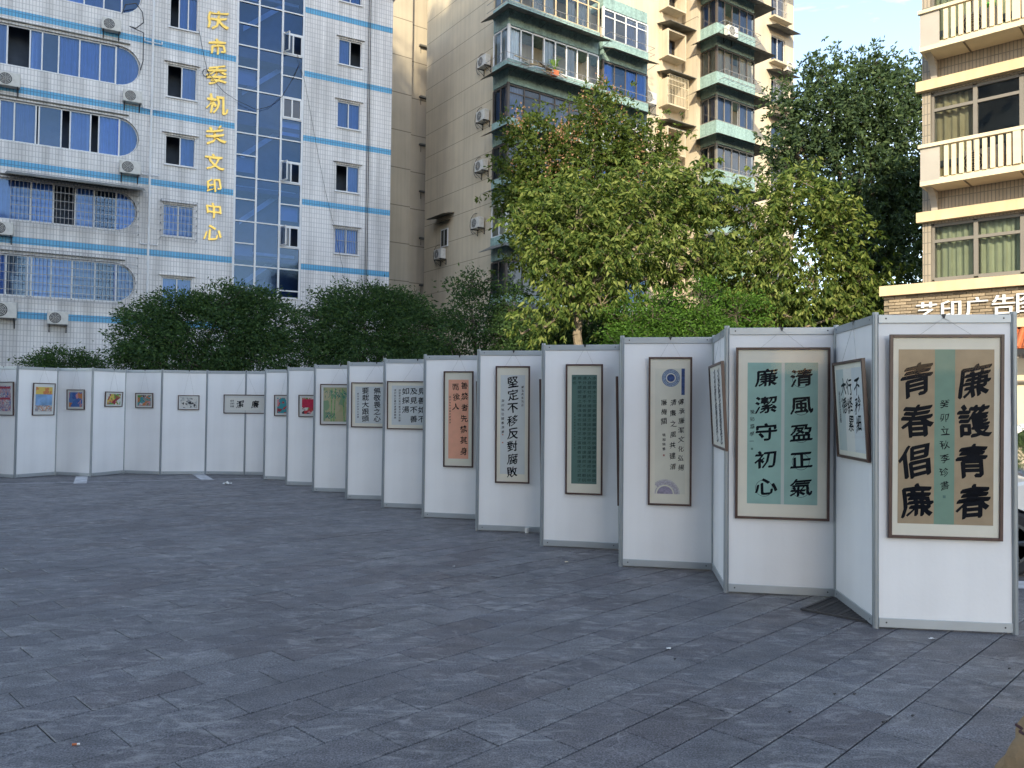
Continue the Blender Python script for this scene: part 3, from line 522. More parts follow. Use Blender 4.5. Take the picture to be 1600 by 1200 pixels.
artwork('no', 349.5, 616.5, 380, 646, 'long horizontal framed calligraphy with two characters spanning two boards', 'framed calligraphy', .018, 1., (.035, .13), d_long, M['p_ivory'], dim=1.05, matm=M['paper'])
pic('op', 278, 617.5, 311.5, 640.5, cols_=[wht, wht, (.35, .36, .36), wht, blk, (.5, .52, .5)], scale=16, lab='small framed black and white line drawing')
pic('pq', 211.5, 614, 239, 637.5, cols_=[teal, org, wht, blk, pnk, (.3, .3, .3), grn], scale=14, lab='small framed painting in muted teal, coral and grey left of the line drawing')
pic('qr', 164, 612, 191.5, 635.5, cols_=[yel, dred, org, blu, wht, grn, (.3, .12, .06)], scale=12, lab='small framed painting in ochre and brown, leaning on the board turned to the left', tilt=2.6)
pic('rs', 104.5, 608.5, 132, 640, cols_=[blu, (.05, .12, .4), blu, (.1, .22, .5), pnk, blu, org], scale=9, lab='small framed deep blue painting with a red swirl')
def d_sky(t, x0, x1, z0, z1):
    W, h = x1-x0, z1-z0; flat(t, x0, x1, z1-h*.30, z1, splotch('yellow_sunburst', [yel, org, yel, red, yel], 10), 'sunburst', YI); flat(t, x0, x1, z0+h*.25, z1-h*.30, mat('pale_blue_wash', (.22, .38, .62), .7, .35, 6), 'blue_wash', YI); flat(t, x0, x1, z0, z0+h*.25, splotch('crowd', [(.4, .33, .25), (.3, .35, .45), wht, org, (.25, .2, .2)], 26), 'crowd', YI)
pic('st', 51, 598.5, 85.5, 649, cols_=[blu, yel], scale=9, lab='upright framed poster with a yellow sunburst over pale blue and a crowd below', extra=d_sky)
def d_crowd(t, x0, x1, z0, z1):
    W, h = x1-x0, z1-z0
    for a in (.5, .93): flat(t, x0+W*.05, x1-W*.05, z0+h*(a-.04), z0+h*(a+.04), mat('red_banner', (.4, .03, .06), .7), 'banner', YI)
pic('tu', -14, 596.5, 21.5, 649, cols_=[pnk, (.35, .3, .4), wht, blu, (.4, .15, .2), (.5, .48, .52)], scale=24, lab='framed poster of crowds and red banners cut by the left edge', extra=d_crowd)
for key, pz in (('ccr', 'mostly hidden, edge just showing right of the dark green scroll'), ('ddr', 'mostly hidden, edge just showing right of the pale blue-grey scroll'), ('ffr', 'mostly hidden, edge just showing right of the salmon scroll')):
    f = PF[key]; t = thing('framed_calligraphy', 'dark-edged framed scroll '+pz, 'framed calligraphy', f.w(.5, -.01, .62), f.a, 'framed works hanging on the white boards'); t.rotation_euler = (R(1.2), 0, f.a)
    MB().chbox(-.30, .30, -.03, 0, 0, 1.42, .002).build('frame', M['woodframe'], t); MB().poly([(-.28, -.031, .02), (.28, -.031, .02), (.28, -.031, 1.40), (-.28, -.031, 1.40)]).build('mount', M['mat'], t)
# ------------------------------------------------------------------ white tiled office block (left)
f1 = Face(-10.5, 40, .878, .478)
uL, uR = -19.5, f1.u(611.5, 200)
B1 = thing('office_block', 'white tiled office block with sky blue bands, ribbon windows and a blue glass stairwell strip', 'building', f1.w(0, 0, 0), f1.a)
zr = [(f1.z(190, 20.0), 1.78), (f1.z(190, 133.2), 0), (f1.z(185, 244.5), 0), (f1.z(185, 360.5), 0), (f1.z(181, 472.5), 0)]
urib = f1.u(217, 225)
sill = [z for z, _ in zr]; RH_ = 1.80
holes = [ribbon(uL+1.2, urib, s, s+RH_) for s in sill]
ws = []     # small windows left part
for (x0, y0, x1, y1) in ((266, -8, 309, 46), (261.5, 103, 307, 154), (258.5, 213, 304.5, 259), (255, 320, 302, 370), (253, 434, 299, 482)):
    ws.append((f1.u(x0, (y0+y1)/2), f1.u(x1, (y0+y1)/2), f1.z((x0+x1)/2, y1), f1.z((x0+x1)/2, y0)))
wr = []
for (x0, y0, x1, y1) in ((531, -14, 565, 5), (530, 63, 565, 103), (527.5, 160, 562.5, 201), (525, 258, 561, 300), (523, 357, 559.5, 397)):
    wr.append((f1.u(x0, (y0+y1)/2), f1.u(x1, (y0+y1)/2), f1.z((x0+x1)/2, y1), f1.z((x0+x1)/2, y0)))
ug = [f1.u(x, 225) for x in (368, 401.5, 438.5, 471.5)]
zg0 = f1.z(384, 415); zgs = (f1.z(384, 346)-zg0)/2
zbot = zg0-1.30*zgs; ztop = zg0+12.9*zgs
holes += [rect(*q) for q in ws]+[rect(*q) for q in wr]+[rect(ug[0], ug[3], zbot, ztop)]
HT = 23.2
wall('facade_wall', uL, uR, 0, HT, holes, 0, .24, M['tile'], B1)
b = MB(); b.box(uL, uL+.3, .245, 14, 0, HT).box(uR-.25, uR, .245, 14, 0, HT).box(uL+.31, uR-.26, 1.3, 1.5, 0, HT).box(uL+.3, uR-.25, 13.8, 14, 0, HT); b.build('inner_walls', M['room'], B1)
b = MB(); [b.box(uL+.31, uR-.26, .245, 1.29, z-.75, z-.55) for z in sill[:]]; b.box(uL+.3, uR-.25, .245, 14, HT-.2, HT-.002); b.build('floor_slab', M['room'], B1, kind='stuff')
MB().box(uL-.1, uR+.1, -.1, .5, HT, HT+.12).build('parapet', M['tile'], B1)
for (py, dz) in ((110, 0), (211, 0), (311, 0), (412.3, 0), (10, 0)):
    z1 = f1.z(475.5, py); z0 = z1-.29
    for (a, c) in ((uL, ug[0]-.06), (ug[3]+.06, uR)): MB().box(a, c, -.005, .02, z0, z1).build('blue_band', M['tileblue'], B1)
z1 = f1.z(60, 488.5); MB().box(uL, ug[0]-.06, -.005, .02, z1-.29, z1).build('blue_band', M['tileblue'], B1)
# ribbon windows
def rib_us(pxs, y, sillz): return [f1.u(p, y) for p in pxs]
ribs = [([-45, -12, 22, 45, 62, 88, 97, 131, 162, 190], (5,)), ([-60, -30, 10, 46, 65, 91, 124, 156, 181], (2,)), ([-60, -30, -2, 21, 55, 60, 95, 109, 141, 154, 186], (4, 6, 8)), ([-60, -30, -5, 47, 83, 117, 147, 181], (4,)), ([-60, -30, 8, 42, 48, 79, 112, 148, 181], ())]
for k, (pxs, opn) in enumerate(ribs):
    s = sill[k]; y = (20, 105, 220, 335, 450)[k]; us = [f1.u(p, y) for p in pxs]; us = [u for u in us if u > uL+1.2]
    o = window(B1, us, s+.04, s+RH_-.04, .10, M['white'], M['gblue'], .055, skip=opn, curt=M['curtain'], curts=[i for i in range(len(us)-1) if i not in opn and (i*7+k*3) % 5 != 1])
    ua_, r_ = us[-1]+.03, RH_/2; n = 14; ue = urib-r_
    pts = [(ua_, .13, s+.03)]+[(ue+(r_-.04)*math.cos(t), .13, s+r_+(r_-.04)*math.sin(t)) for t in [-math.pi/2+math.pi*i/n for i in range(n+1)]]+[(ua_, .13, s+RH_-.03)]
    MB().poly(pts).build('pane', M['gblue'], o)
    b = MB()
    for i in range(1, len(pts)-2): b.bar((pts[i][0], .13, pts[i][2]), (pts[i+1][0], .13, pts[i+1][2]), .028, 4)
    b.build('arched_frame', M['white'], o)
    if k in (1, 2, 3, 4): drape(ua_, urib-.1, s+.05, s+RH_-.05, .30, M['curtain'], o)
    b = MB().box(us[0], urib-.45, -.07, 0, s+RH_+.10, s+RH_+.15)
    b.build('drip_ledge', M['canopy'], B1)
for k in (3, 4): cage(B1, f1.u(-20, 450) if k == 4 else f1.u(17, 320), urib+.05, sill[k]-.12, sill[k]+RH_+.25, .34, 0, .15, .36)
def simple_window(parent, q, openside=0, bars=False, curt=None, nm=2, y=.08, fm=None, gm=None, ledge=True):
    a, c, z0, z1 = q; us = [a+(c-a)*i/nm for i in range(nm+1)]
    o = window(parent, us, z0+.03, z1-.03, y, fm or M['white'], gm or M['gblue'], .05, skip=((openside-1,) if openside else ()), curt=curt or M['curtain'], curts=() if not openside else [i for i in range(nm) if i != openside-1])
    if ledge: MB().box(a-.15, c+.15, -.12, .0, z1+.08, z1+.13).build('drip_ledge', M['tile'] if parent is B1 else M['canopy'], parent)
    MB().box(a-.06, c+.06, -.07, .08, z0-.06, z0).build('window_sill', M['white'], parent)
    if bars: cage(parent, a+.02, c-.02, z0+.02, z1-.02, .03, .02, .11, .5, ret=False)
    return o
for k, q in enumerate(ws):
    simple_window(B1, q, (1, 1, 1, 0, 0)[k], nm=(3, 2, 2, 2, 2)[k])
    if k == 3: cage(B1, q[0]-.12, q[1]+.12, q[2]-.15, q[3]+.12, .38, 0, .16, .32)
for k, q in enumerate(wr): simple_window(B1, q, (0, 2, 0, 1, 0)[k], bars=(k == 4))
# awning over the fourth ribbon
a0, z0 = f1.u(8, 270, -.9), f1.z(100, 286, -.9); b = MB(); ue = urib+.25
b.poly([(a0, 0, z0+.45), (ue, 0, z0+.45), (ue, -1., z0+.12), (a0, -1., z0+.12)]).poly([(a0, 0, z0+.42), (ue, 0, z0+.42), (ue, -1., z0+.09), (a0, -1., z0+.09)]).poly([(a0, -1., z0+.12), (ue, -1., z0+.12), (ue, -1., z0+.09), (a0, -1., z0+.09)])
b.build('awning', M['canopy'], B1)
# glass stairwell strip
strip_o = None; b = MB()
for u in ug: b.box(u-.045, u+.045, -.03, .10, zbot, ztop)
for c in range(3):
    for k in range(-1, 15):
        if c == 1 and k % 2: continue
        z = zg0+k*zgs
        if z < ztop: b.box(ug[c]+.047, ug[c+1]-.047, -.028, .098, z-.03, z+.03)
b.box(ug[0], ug[3], -.06, .1, zbot-.08, zbot); st = b.build('glass_stairwell', M['white'], B1)
for c in range(3):
    k = -1
    while k < 13:
        h = 2 if c == 1 else 1
        if c == 1 and k == -1: h = 1
        z0, z1 = (zg0+k*zgs if k > -1 else zbot), min(zg0+(k+h)*zgs, ztop)
        iswin = c == 2 and k % 3 == 1
        if not iswin: MB().poly([(ug[c]+.04, .03, z0), (ug[c+1]-.04, .03, z0), (ug[c+1]-.04, .03, z1), (ug[c]+.04, .03, z1)]).build('pane', M['gblue'], st)
        if not iswin and (k*5+c*3) % 4 == 0: MB().box(ug[c]+.06, ug[c+1]-.06, .3, .31, z0+(z1-z0)*.3, z1-.05).build('blind', M['curtain'], st)
        if iswin:
            b = MB(); a, e = ug[c]+.05, ug[c+1]-.05; m_ = (a+e)/2; k3 = (k//3) % 4
            for u in (a+.04, m_, e-.04): b.box(u-.035, u+.035, -.05, .04, z0+.04, z1-.04)
            for z in (z0+.06, z1-.06): b.box(a, e, -.048, .038, z-.035, z+.035)
            sash = b.build('stair_window', M['white'], B1)
            for (p, q_) in ((a+.08, m_-.04), (m_+.04, e-.08)):
                if not (k3 != 2 and p > m_): MB().poly([(p, 0, z0+.1), (q_, 0, z0+.1), (q_, 0, z1-.1), (p, 0, z1-.1)]).build('pane', M['gdark'], sash)
            if k3 != 2:      # casement swung out
                b = MB(); dxx, dyy = .18, -.48; x = a
                P4 = [(x, -.06, z0+.08), (x+dxx, dyy, z0+.08), (x+dxx, dyy, z1-.08), (x, -.06, z1-.08)]
                for i in range(4): b.bar(P4[i], P4[(i+1) % 4], .035, 4)
                b.build('open_casement', M['white'], sash); MB().poly(P4).build('pane', M['gdark'], sash)
        k += h
b = MB()   # stair flights behind the glass
for k in range(5): z = zg0+zgs*(k*3-1); b.poly([(ug[1]-.6, .9, z), (ug[2]+.3, .9, z+1.7), (ug[2]+.3, .9, z+2.0), (ug[1]-.6, .9, z+.3)]); b.box(ug[0]+.1, ug[3]-.1, .7, 1.2, z+1.75, z+1.9)
b.build('stair_flight', M['acwhite'], B1, kind='stuff')
# gilt characters
sg = thing('wall_lettering', 'vertical column of gilt characters fixed to the white tiled wall beside the glass strip', 'sign', f1.w(0, -.03, 0), f1.a)
for ch, x, y, s in zip('庆市委机关文印中心', (341, 340, 340, 338.5, 337, 335, 334, 333.5, 331), (31, 74, 117, 163, 211, 253, 290, 328.5, 364), (36, 30, 34, 36, 34, 30, 26, 28, 30)):
    u, z = f1.uz(x, y, -.03); b = MB(); brush(b, ch, 0, 0, s/37., 0, nib=.028, k=2, wild=.8, wx=1.05); n = len(b.v)
    me = b.mesh('character', M['gold']); o = link('character', me, sg); o.location = (u, 0, z); md = o.modifiers.new('thick', 'SOLIDIFY'); md.thickness = .06; md.offset = 0
# rain pipes and cables
pu = f1.u(238, 100); b = MB(); b.bar((pu, -.09, 4), (pu, -.09, 23.1), .05, 8); pipe = b.build('rain_pipe', M['white'], None)
pipe.location = f1.w(0, 0, 0); pipe.rotation_euler = (0, 0, f1.a); props(pipe, 'white rain pipe running down the tiled wall left of the small windows', 'pipe')
b = MB()
for y in (68, 172, 275, 383): z = f1.z(238, y); b.path([(pu-.35, -.12, z+.12), (pu-.35, -.12, z), (pu+.38, -.12, z), (pu+.38, -.12, z+.12)], .025, 4)
o = b.build('pipe_crosspiece', M['white'], pipe)
def top(o, f, label, cat): o.location = f.w(0, 0, 0); o.rotation_euler = (0, 0, f.a); return props(o, label, cat)
b = MB()
for x in (573.5, 576.5): u = f1.u(x, 200); b.bar((u, -.05, 0), (u, -.05, 23), .018, 4)
top(b.build('facade_cable', M['black'], None), f1, 'pair of dark vertical cables near the right edge of the tiled block', 'cable')
b = MB(); pts = [f1.uz(*p) for p in ((310, 48), (318, 90), (323, 112), (338, 133), (350, 146), (368, 158), (400, 173), (420, 168), (440, 152), (458, 122), (468, 100))]; b.path([(u, -.16, z) for u, z in pts], .012, 4)
u, z = f1.uz(321, 115); b.path([(u+.14*math.cos(t), -.1, z+.17*math.sin(t)) for t in [i*.5 for i in range(14)]], .014, 4)
top(b.build('facade_cable', M['black'], None), f1, 'loose black cable looping from the small window across the gilt characters to the glass strip', 'cable')
b = MB(); pts = [f1.uz(*p) for p in ((463, 82), (476, 130), (487, 190), (497, 245), (508, 300), (520, 350), (535, 420))]; b.path([(u, -.08, z) for u, z in pts], .009, 3)
top(b.build('facade_cable', M['black'], None), f1, 'thin cable hanging down right of the glass stairwell strip', 'cable')
b = MB(); pts = [f1.uz(*p) for p in ((190, 24), (196, 10), (212, 8), (222, 22), (224, 38), (212, 47), (202, 44), (224, 54), (223, 98), (219, 112))]; b.path([(u, -.2, z) for u, z in pts], .022, 5)
top(b.build('refrigerant_hose', M['black'], None), f1, 'black hose looping beside the topmost air conditioner on the tiled wall', 'hose')
for (x, y, s, lab) in ((174, 48, .92, 'air conditioner under the topmost ribbon window with black hose beside it'), (13, 135, 1, 'air conditioner at the left edge below the second ribbon window'), (207, 160, .92, 'air conditioner under the rounded end of the second ribbon window'), (203, 272, 1, 'air conditioner under the rounded end of the third ribbon window'),
                       (3, 367, .95, 'air conditioner cut by the left edge below the caged fourth ribbon window'), (5, 497, 1.15, 'large air conditioner at the left edge below the lowest caged window'), (90, 507, .95, 'air conditioner low on the tiled wall over the small bush')):
    u, z = f1.uz(x, y, -.3); ac_unit(f1, u, 0, z, lab, s)
# ------------------------------------------------------------------ beige apartment block
dF = (.819, .574); fF = Face(-1.05, 41, *dF); fS = Face(-1.05-.574*9, 41+.819*9, .574, -.819); HT2 = 30.5; uRf = fF.u(1091, 200)
B2 = thing('apartment_block', 'beige apartment block with glazed corner balconies, teal parapets and sloping canopies', 'building', fF.w(0, 0, 0), fF.a)
uSb = -fS.u(664, 300)+9      # length of the left flank
# flank built in its own frame as a child rotated by -90 deg
fl = bpy.data.objects.new('flank_wall', None)
b = MB().box(-9.0+fS.u(664, 300), 0, 0, .3, 0, HT2); flank = b.build('flank_wall', M['cream'], B2); flank.rotation_euler = (0, 0, fS.a-fF.a); bpy.data.objects.remove(fl)
def onflank(o): o.rotation_euler = (0, 0, fS.a-fF.a); return o
bxh = []    # box windows on the front
x0, x1 = fF.u(1043, 140, -.75), fF.u(1072, 140, -.75)
zb1 = fF.z(1052, 128-39, -.55)
for k in range(-6, 3):
    zb = fF.z(1036, 83, -.75)+2.93*k; 
    if zb > 1.5 and zb+1.7 < HT2: bxh.append((x0, x1, zb, zb+1.62))
wall('front_wall', .003, uRf, 0, HT2, [rect(a+.12, c-.12, z0+.12, z1-.12) for a, c, z0, z1 in bxh], 0, .25, M['creamf'], B2)
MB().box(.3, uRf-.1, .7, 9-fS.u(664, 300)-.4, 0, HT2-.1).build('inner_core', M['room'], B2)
for k, (a, c, z0, z1) in enumerate(bxh):
    b = MB().box(a, c, -.75, 0, z0, z0+.1).box(a, c, -.75, 0, z1-.1, z1).box(a, a+.1, -.75, 0, z0+.1, z1-.1).box(c-.1, c, -.75, 0, z0+.1, z1-.1); bo = b.build('box_window_surround', M['creamf'], B2)
    window(B2, [a+.12, (a+c)/2, c-.12], z0+.14, z1-.14, .1, M['brownframe'], M['gdark'], .05, curt=M['curtain_tan'] if k % 2 else M['curtain'])
    zt = z1+.42; b = MB(); A_ = [(a-.15, 0, zt+.12), (c+.45, 0, zt+.12), (c+.5, -1.2, zt-.16), (a-.2, -1.2, zt-.16)]; b.poly(A_).poly([(p[0], p[1], p[2]-.035) for p in A_[::-1]]); b.poly([A_[3], A_[2], (A_[2][0], A_[2][1], A_[2][2]-.035), (A_[3][0], A_[3][1], A_[3][2]-.035)]).build('canopy', M['canopy'], B2)
    if k in (0, 2, 5): b = MB(); cage(B2, a-.02, c+.02, z0-.05, z1+.1, .18, -.75, .12, .5, M['balu'])
ZS = 18.6; ST = 2.95
def hip(b, x0, x1, y1, z, out=1.0, drop=.38, y0=0., left=True, right=False, lout=None):
    lo = (lout if lout is not None else out) if left else 0; ro = out if right else 0
    for dz in (0, -.03):
        b.poly([(x0, y1, z+dz), (x1, y1, z+dz), (x1+ro, y1-out, z-drop+dz), (x0-lo, y1-out, z-drop+dz)])
        if left: b.poly([(x0, y0, z+dz), (x0, y1, z+dz), (x0-lo, y1-out, z-drop+dz), (x0-lo, y0, z-drop+dz)])
        if right: b.poly([(x1, y1, z+dz), (x1, y0, z+dz), (x1+ro, y0, z-drop+dz), (x1+ro, y1-out, z-drop+dz)])
    n = int((x1-x0)/.9)
    for i in range(n+1): x = x0+(x1-x0)*i/max(n, 1); b.bar((x, y1, z-.05), (x+(ro-lo)*0, y1-out, z-drop-.02), .02, 4); b.bar((x, y1+.1, z-.45), (x, y1-out*.75, z-drop*.75-.05), .012, 3)
def enclosed(parent, x0, x1, y1, zs, style, nbay, y0=0., left=True, out=1., ph=.5, wh=1.62, gm=None, fm=None, curt=None, skip=(), right=False, nside=2, canopy=True, lout=None, backwall=True):
    """one projecting glazed balcony: slab, teal parapet, frames, panes, curtains, canopy"""
    b = MB().box(x0, x1, y1, y0-.003, zs, zs+ph).box(x0+.05, x1-.05, y1+.05, y0-.003, zs+ph+wh+.10, zs+ST-.003); par = b.build('balcony_parapet', M['teal'], parent)
    zw0, zw1 = zs+ph+.02, zs+ph+wh; us = [x0+.06+(x1-x0-.12)*i/nbay for i in range(nbay+1)]
    o = window(parent, us, zw0, zw1, y1+.03, fm or M['white'], gm or M['gdark'], .07, skip=skip, curt=curt, curts=[i for i in range(nbay) if i not in skip and (i+int(zs)) % 3 != 1], transom=zw1-.38 if style == 't' else None, name='balcony_window')
    if left:     # side return, glazed
        so_ = window(parent, [.05+(y0-y1-.1)*i/nside for i in range(nside+1)], zw0, zw1, 0, fm or M['white'], gm or M['gdark'], .07, curt=curt, name='balcony_side_window'); so_.location = (x0+.03, y0, 0); so_.rotation_euler = (0, 0, -math.pi/2)
        so_.scale = (1, 1, 1)
    b = MB().box(x0-.02, x0+.10, y1-.02, y1+.10, zs+ph+.001, zs+ph+wh+.1); b.build('corner_mullion', fm or M['white'], parent)
    if canopy: b = MB(); hip(b, x0, x1, y1-.01, zs+.08, out, .40, y0, left, right, lout); b.build('canopy', M['canopy'], parent)
    return o
xa = fF.u(793, 200, -1.44); xb = fF.u(936, 200, -1.44); xc = fF.u(941, 200, -1.1); xd = fF.u(1013, 150, -1.1)
styles = {5: ('t', M['woodframe'], M['gdark'], 5, (), None), 4: ('t', M['sunyellow'], M['gclear'], 8, (), M['curtain']), 3: ('', M['white'], M['gclear'], 8, (2, 6), M['curtain']), 2: ('t', M['brownframe'], M['gdark'], 6, (), M['curtain']), 1: ('', M['brownframe'], M['gdark'], 6, (), M['curtain_tan']), 0: ('', M['white'], M['gclear'], 7, (1,), None), -1: ('', M['brownframe'], M['gdark'], 6, (), None)}
for k in range(-1, 5):
    zs = ZS+ST*(k-3); sty, fm, gm, nb, sk, cu = styles[k]
    enclosed(B2, xa-.0, xb, -1.44, zs, sty, nb, 0, True, 1.0, .5, 1.65, gm, fm, cu, sk, nside=2, lout=.75)
    enclosed(B2, xc, xd, -1.1, zs-.05, sty, 4, 0, False, .85, .62, 1.6, (M['gdark'], M['gblue'])[k % 2], (M['white'], M['brownframe'])[k % 2], M['curtain'], (), right=False)
    # shelf railing outside the parapet
    b = MB()
    if k in (3, 4):
        for dz in (.12, .55): b.path([(xa-.5, -.2, zs+dz), (xa-.5, -1.9, zs+dz), (xb-.1, -1.9, zs+dz)], .018, 4)
        for i in range(14): x = xa-.5+(xb-xa+.4)*i/13; b.bar((x, -1.9, zs+.12), (x, -1.9, zs+.55), .012, 3); b.bar((x, -1.45, zs+.12), (x, -1.9, zs+.12), .01, 3)
    for dz in (.35, .72): b.path([(xc+.2, -1.12, zs+dz), (xc+.2, -1.5, zs+dz), (xd+.1, -1.5, zs+dz), (xd+.1, -1.12, zs+dz)], .016, 4)
    b.build('balcony_railing', M['iron'], B2, kind='stuff')
MB().box(fF.u(1031, 100), fF.u(1033.5, 100), -.12, 0, 0, HT2-.2).build('drain_pipe', M['creamf'], B2)
# things on the shelf
t = thing('potted_plant', 'spiky green pot plant on the balcony shelf below the white framed windows', 'plant', fF.w(fF.u(866, 90, -1.7), -1.75, ZS+.15), fF.a)
MB().box(-.16, .16, -.14, .14, 0, .26).build('pot', M['orange'], t); b = MB()
M['spiky'] = leafmat('spiky_leaf', (.10, .2, .04), (.16, .28, .06), (.2, .3, .08))
for i in range(26): a = random.random()*6.28; r = random.uniform(.2, .5); h = random.uniform(.3, .7); b.poly([(.03, 0, .26), (r*.5*math.cos(a)+.03, r*.5*math.sin(a), .26+h), (r*math.cos(a), r*math.sin(a), .26+h*.9), (r*.5*math.cos(a)-.03, r*.5*math.sin(a), .2+h)])
b.build('foliage', M['spiky'], t, kind='stuff')
t = thing('stacked_planks', 'untidy stack of weathered planks and frames on the balcony shelf below the white framed windows', 'planks', fF.w(xa+1.6, -1.68, ZS+.14), fF.a)
for i in range(16):
    o = MB().box(-.5, .5, -.05, .05, 0, .03).build('plank', (M['barkpale'], M['acwhite'], M['sunyellow'])[i % 3], t); o.location = (random.uniform(-1.1, 1.9), random.uniform(-.1, .1), .03+random.uniform(0, .35)); o.rotation_euler = (random.uniform(-.3, .3), random.uniform(-.35, .35), random.uniform(-.3, .3)); o.scale = (random.uniform(.4, 1.1), 1, 1)
# flank details
for (x, y, lab) in ((757, 105, 'highest air conditioner on the blank beige flank wall by the white framed corner balcony'), (755, 190, 'second air conditioner down the beige flank wall'), (753, 268, 'third air conditioner down the beige flank wall, its hose looping'), (747, 357, 'fourth air conditioner down the beige flank wall above a white bracket'), (688, 405, 'air conditioner under the small window on the beige flank wall')):
    u, z = fS.uz(x, y, -.2); ac_unit(fS, u, 0, z, lab, .95)
    b = MB(); b.path([(u-.5+.5*math.cos(t), -.08, z+.35+.55*math.sin(t)) for t in [1.2+i*.4 for i in range(9)]], .016, 4)
    top(b.build('refrigerant_hose', M['black'], None), fS, 'black hose curling beside the '+lab.split(' on ')[0].split(' down ')[0].split(' under ')[0]+(' over the potted rail' if 0 else ' on the beige flank'), 'hose')
u0_, u1_ = fS.u(690, 370), fS.u(701, 370); z0_, z1_ = fS.z(695, 386), fS.z(695, 358)
b = MB().box(u0_, u1_, -.06, -.02, z0_, z1_); o = onflank(b.build('window_frame', M['white'], B2)); 
for i in range(2): a = u0_+.06+(u1_-u0_-.06)*i/2; q = MB().box(a, a+(u1_-u0_)/2-.1, -.066, -.062, z0_+.06, z1_-.06).build('pane', M['gdark'], o)
for e in (o,): e.location = (0, 0, 0)
# flank children use the flank's own origin: shift from corner
for o in [o for o in B2.children if abs(o.rotation_euler[2]-(fS.a-fF.a)) < 1e-5 and o.name.startswith('window_frame')]: o.location = Vector((-9*math.cos(fS.a-fF.a), -9*math.sin(fS.a-fF.a), 0))
for (dz, out_, ex) in ((.62, .7, .6), (.30, .45, .25)):
    b = MB(); A_ = [(u0_-ex, 0, z1_+dz+.15), (u1_+ex, 0, z1_+dz+.15), (u1_+ex, -out_, z1_+dz), (u0_-ex, -out_, z1_+dz)]; b.poly(A_).poly([(p[0], p[1], p[2]-.03) for p in A_]); o = onflank(b.build('canopy', M['canopy'], B2)); o.location = Vector((-9*math.cos(fS.a-fF.a), -9*math.sin(fS.a-fF.a), 0))
# rear wing between the two blocks
fW = Face(at(600, 300, 48).x, 48, *dF); um, ue = fW.u(641, 300), fW.u(641, 300)+4
B2w = thing('rear_apartment_wing', 'tall narrow blank grey-beige wall between the tiled block and the balcony block', 'building', fW.w(0, 0, 0), fW.a)
MB().box(-2, um, 0, 6, 0, 33).build('wall', M['grey_render'], B2w); MB().box(um+.002, ue, .3, 6, 0, 33).build('recessed_wall', M['grey_render'], B2w)
for y in (72, 152, 226, 299, 372, 445): u, z = fW.uz(661, y, .3); MB().box(u-.3, u+.3, .1, .69, z-.1, z).box(u-.2, u-.12, .3, .69, z-.5, z-.1).build('ledge', M['canopy'], B2w)
# second bay with projecting balconies (right part)
fB = Face(11.9, 47, *dF); bw = fB.u(1180, 150); be = fB.u(1240, 100, 1.3)
B3b = thing('apartment_block', 'right hand section of the beige apartments with sharp projecting teal balconies', 'building', fB.w(0, 0, 0), fB.a)
w2 = []
for k in range(-6, 4): z = fB.z(1215, 100, 1.3)+2.92*k; w2.append((fB.u(1205, 90, 1.3), fB.u(1226, 90, 1.3), z, z+1.75))
w2 = [q for q in w2 if q[2] > 1 and q[3] < 32]
ubl = fB.u(1091, 200, 1.3)
wall('front_wall', ubl, be, 0, 33, [rect(*q) for q in w2], 1.3, 1.5, M['creamf'], B3b)
MB().box(ubl+.3, be-.02, 2.2, 10, 0, 33).build('inner_core', M['room'], B3b); MB().box(be-.2, be, 1.502, 10, 0, 33.01).build('side_wall', M['creamf'], B3b)
MB().box(ubl-.15, ubl-.002, 1.3, 2.6, 0, 33).build('recess_wall', M['grey_render'], B3b)
for k, q in enumerate(w2):
    window(B3b, [q[0], (q[0]+q[1])/2, q[1]], q[2], q[3], 1.36, M['white'], M['gdark'], .05, curt=M['curtain'])
    b = MB(); zt = q[3]+.45; A_ = [(q[0]-.5, 1.3, zt+.1), (q[1]+.6, 1.3, zt+.1), (q[1]+.6, .45, zt-.15), (q[0]-.5, .45, zt-.15)]; b.poly(A_).poly([(p[0], p[1], p[2]-.03) for p in A_]); b.build('canopy', M['canopy'], B3b)
    MB().box(q[0]-.25, q[1]+.25, .85, 1.298, q[2]-.14, q[2]-.02).build('window_sill', M['creamf'], B3b)
    if k % 2: cage(B3b, q[0], q[1], q[2], q[3], .2, 1.3, .12, .5, M['iron'])
zb = fB.z(1119, 56)
bst = [(M['brownframe'], M['gdark'], (1,)), (M['taupe'], M['gdark'], ()), (M['taupe'], M['gdark'], (2,)), (M['brownframe'], M['gclear'], ())]
for k in range(-5, 3):
    zs = zb+2.92*k
    if zs < 1.5: continue
    fm, gm, sk = bst[k % 4]; STo = ST; enclosed(B3b, 0, bw, 0, zs, '', 5, 1.29, True, .85, .85, 1.45, gm, fm, M['curtain_tan'] if k % 2 else M['curtain'], sk, True, 2)
    if k in (0, -1, -3):
        b = MB()
        for dz in (.35, .85): b.path([(.2, -.01, zs+dz), (.2, -.45, zs+dz), (bw-.05, -.45, zs+dz), (bw-.05, -.01, zs+dz)], .02, 4)
        for i in range(9): x = .2+(bw-.25)*i/8; b.bar((x, -.45, zs+.35), (x, -.45, zs+.85), .012, 3); b.bar((x, 0, zs+.35), (x, -.45, zs+.35), .012, 3)
        b.build('balcony_railing', M['iron'], B3b, kind='stuff')
u, z = fB.uz(1143, 58, -.3); ac_unit(fB, u, 0, z, 'air conditioner mounted on the teal parapet of the projecting balcony high up', 1.05)
u, z = fF.uz(1012, 163, -.3); ac_unit(fF, u, 0, z, 'air conditioner on the beige front wall right beside the tree top', 1.25)
u, z = fB.uz(1234, 112, 1.); ac_unit(fB, u, 1.3, z, 'air conditioner at the right edge of the beige apartments against the sky', 1.)
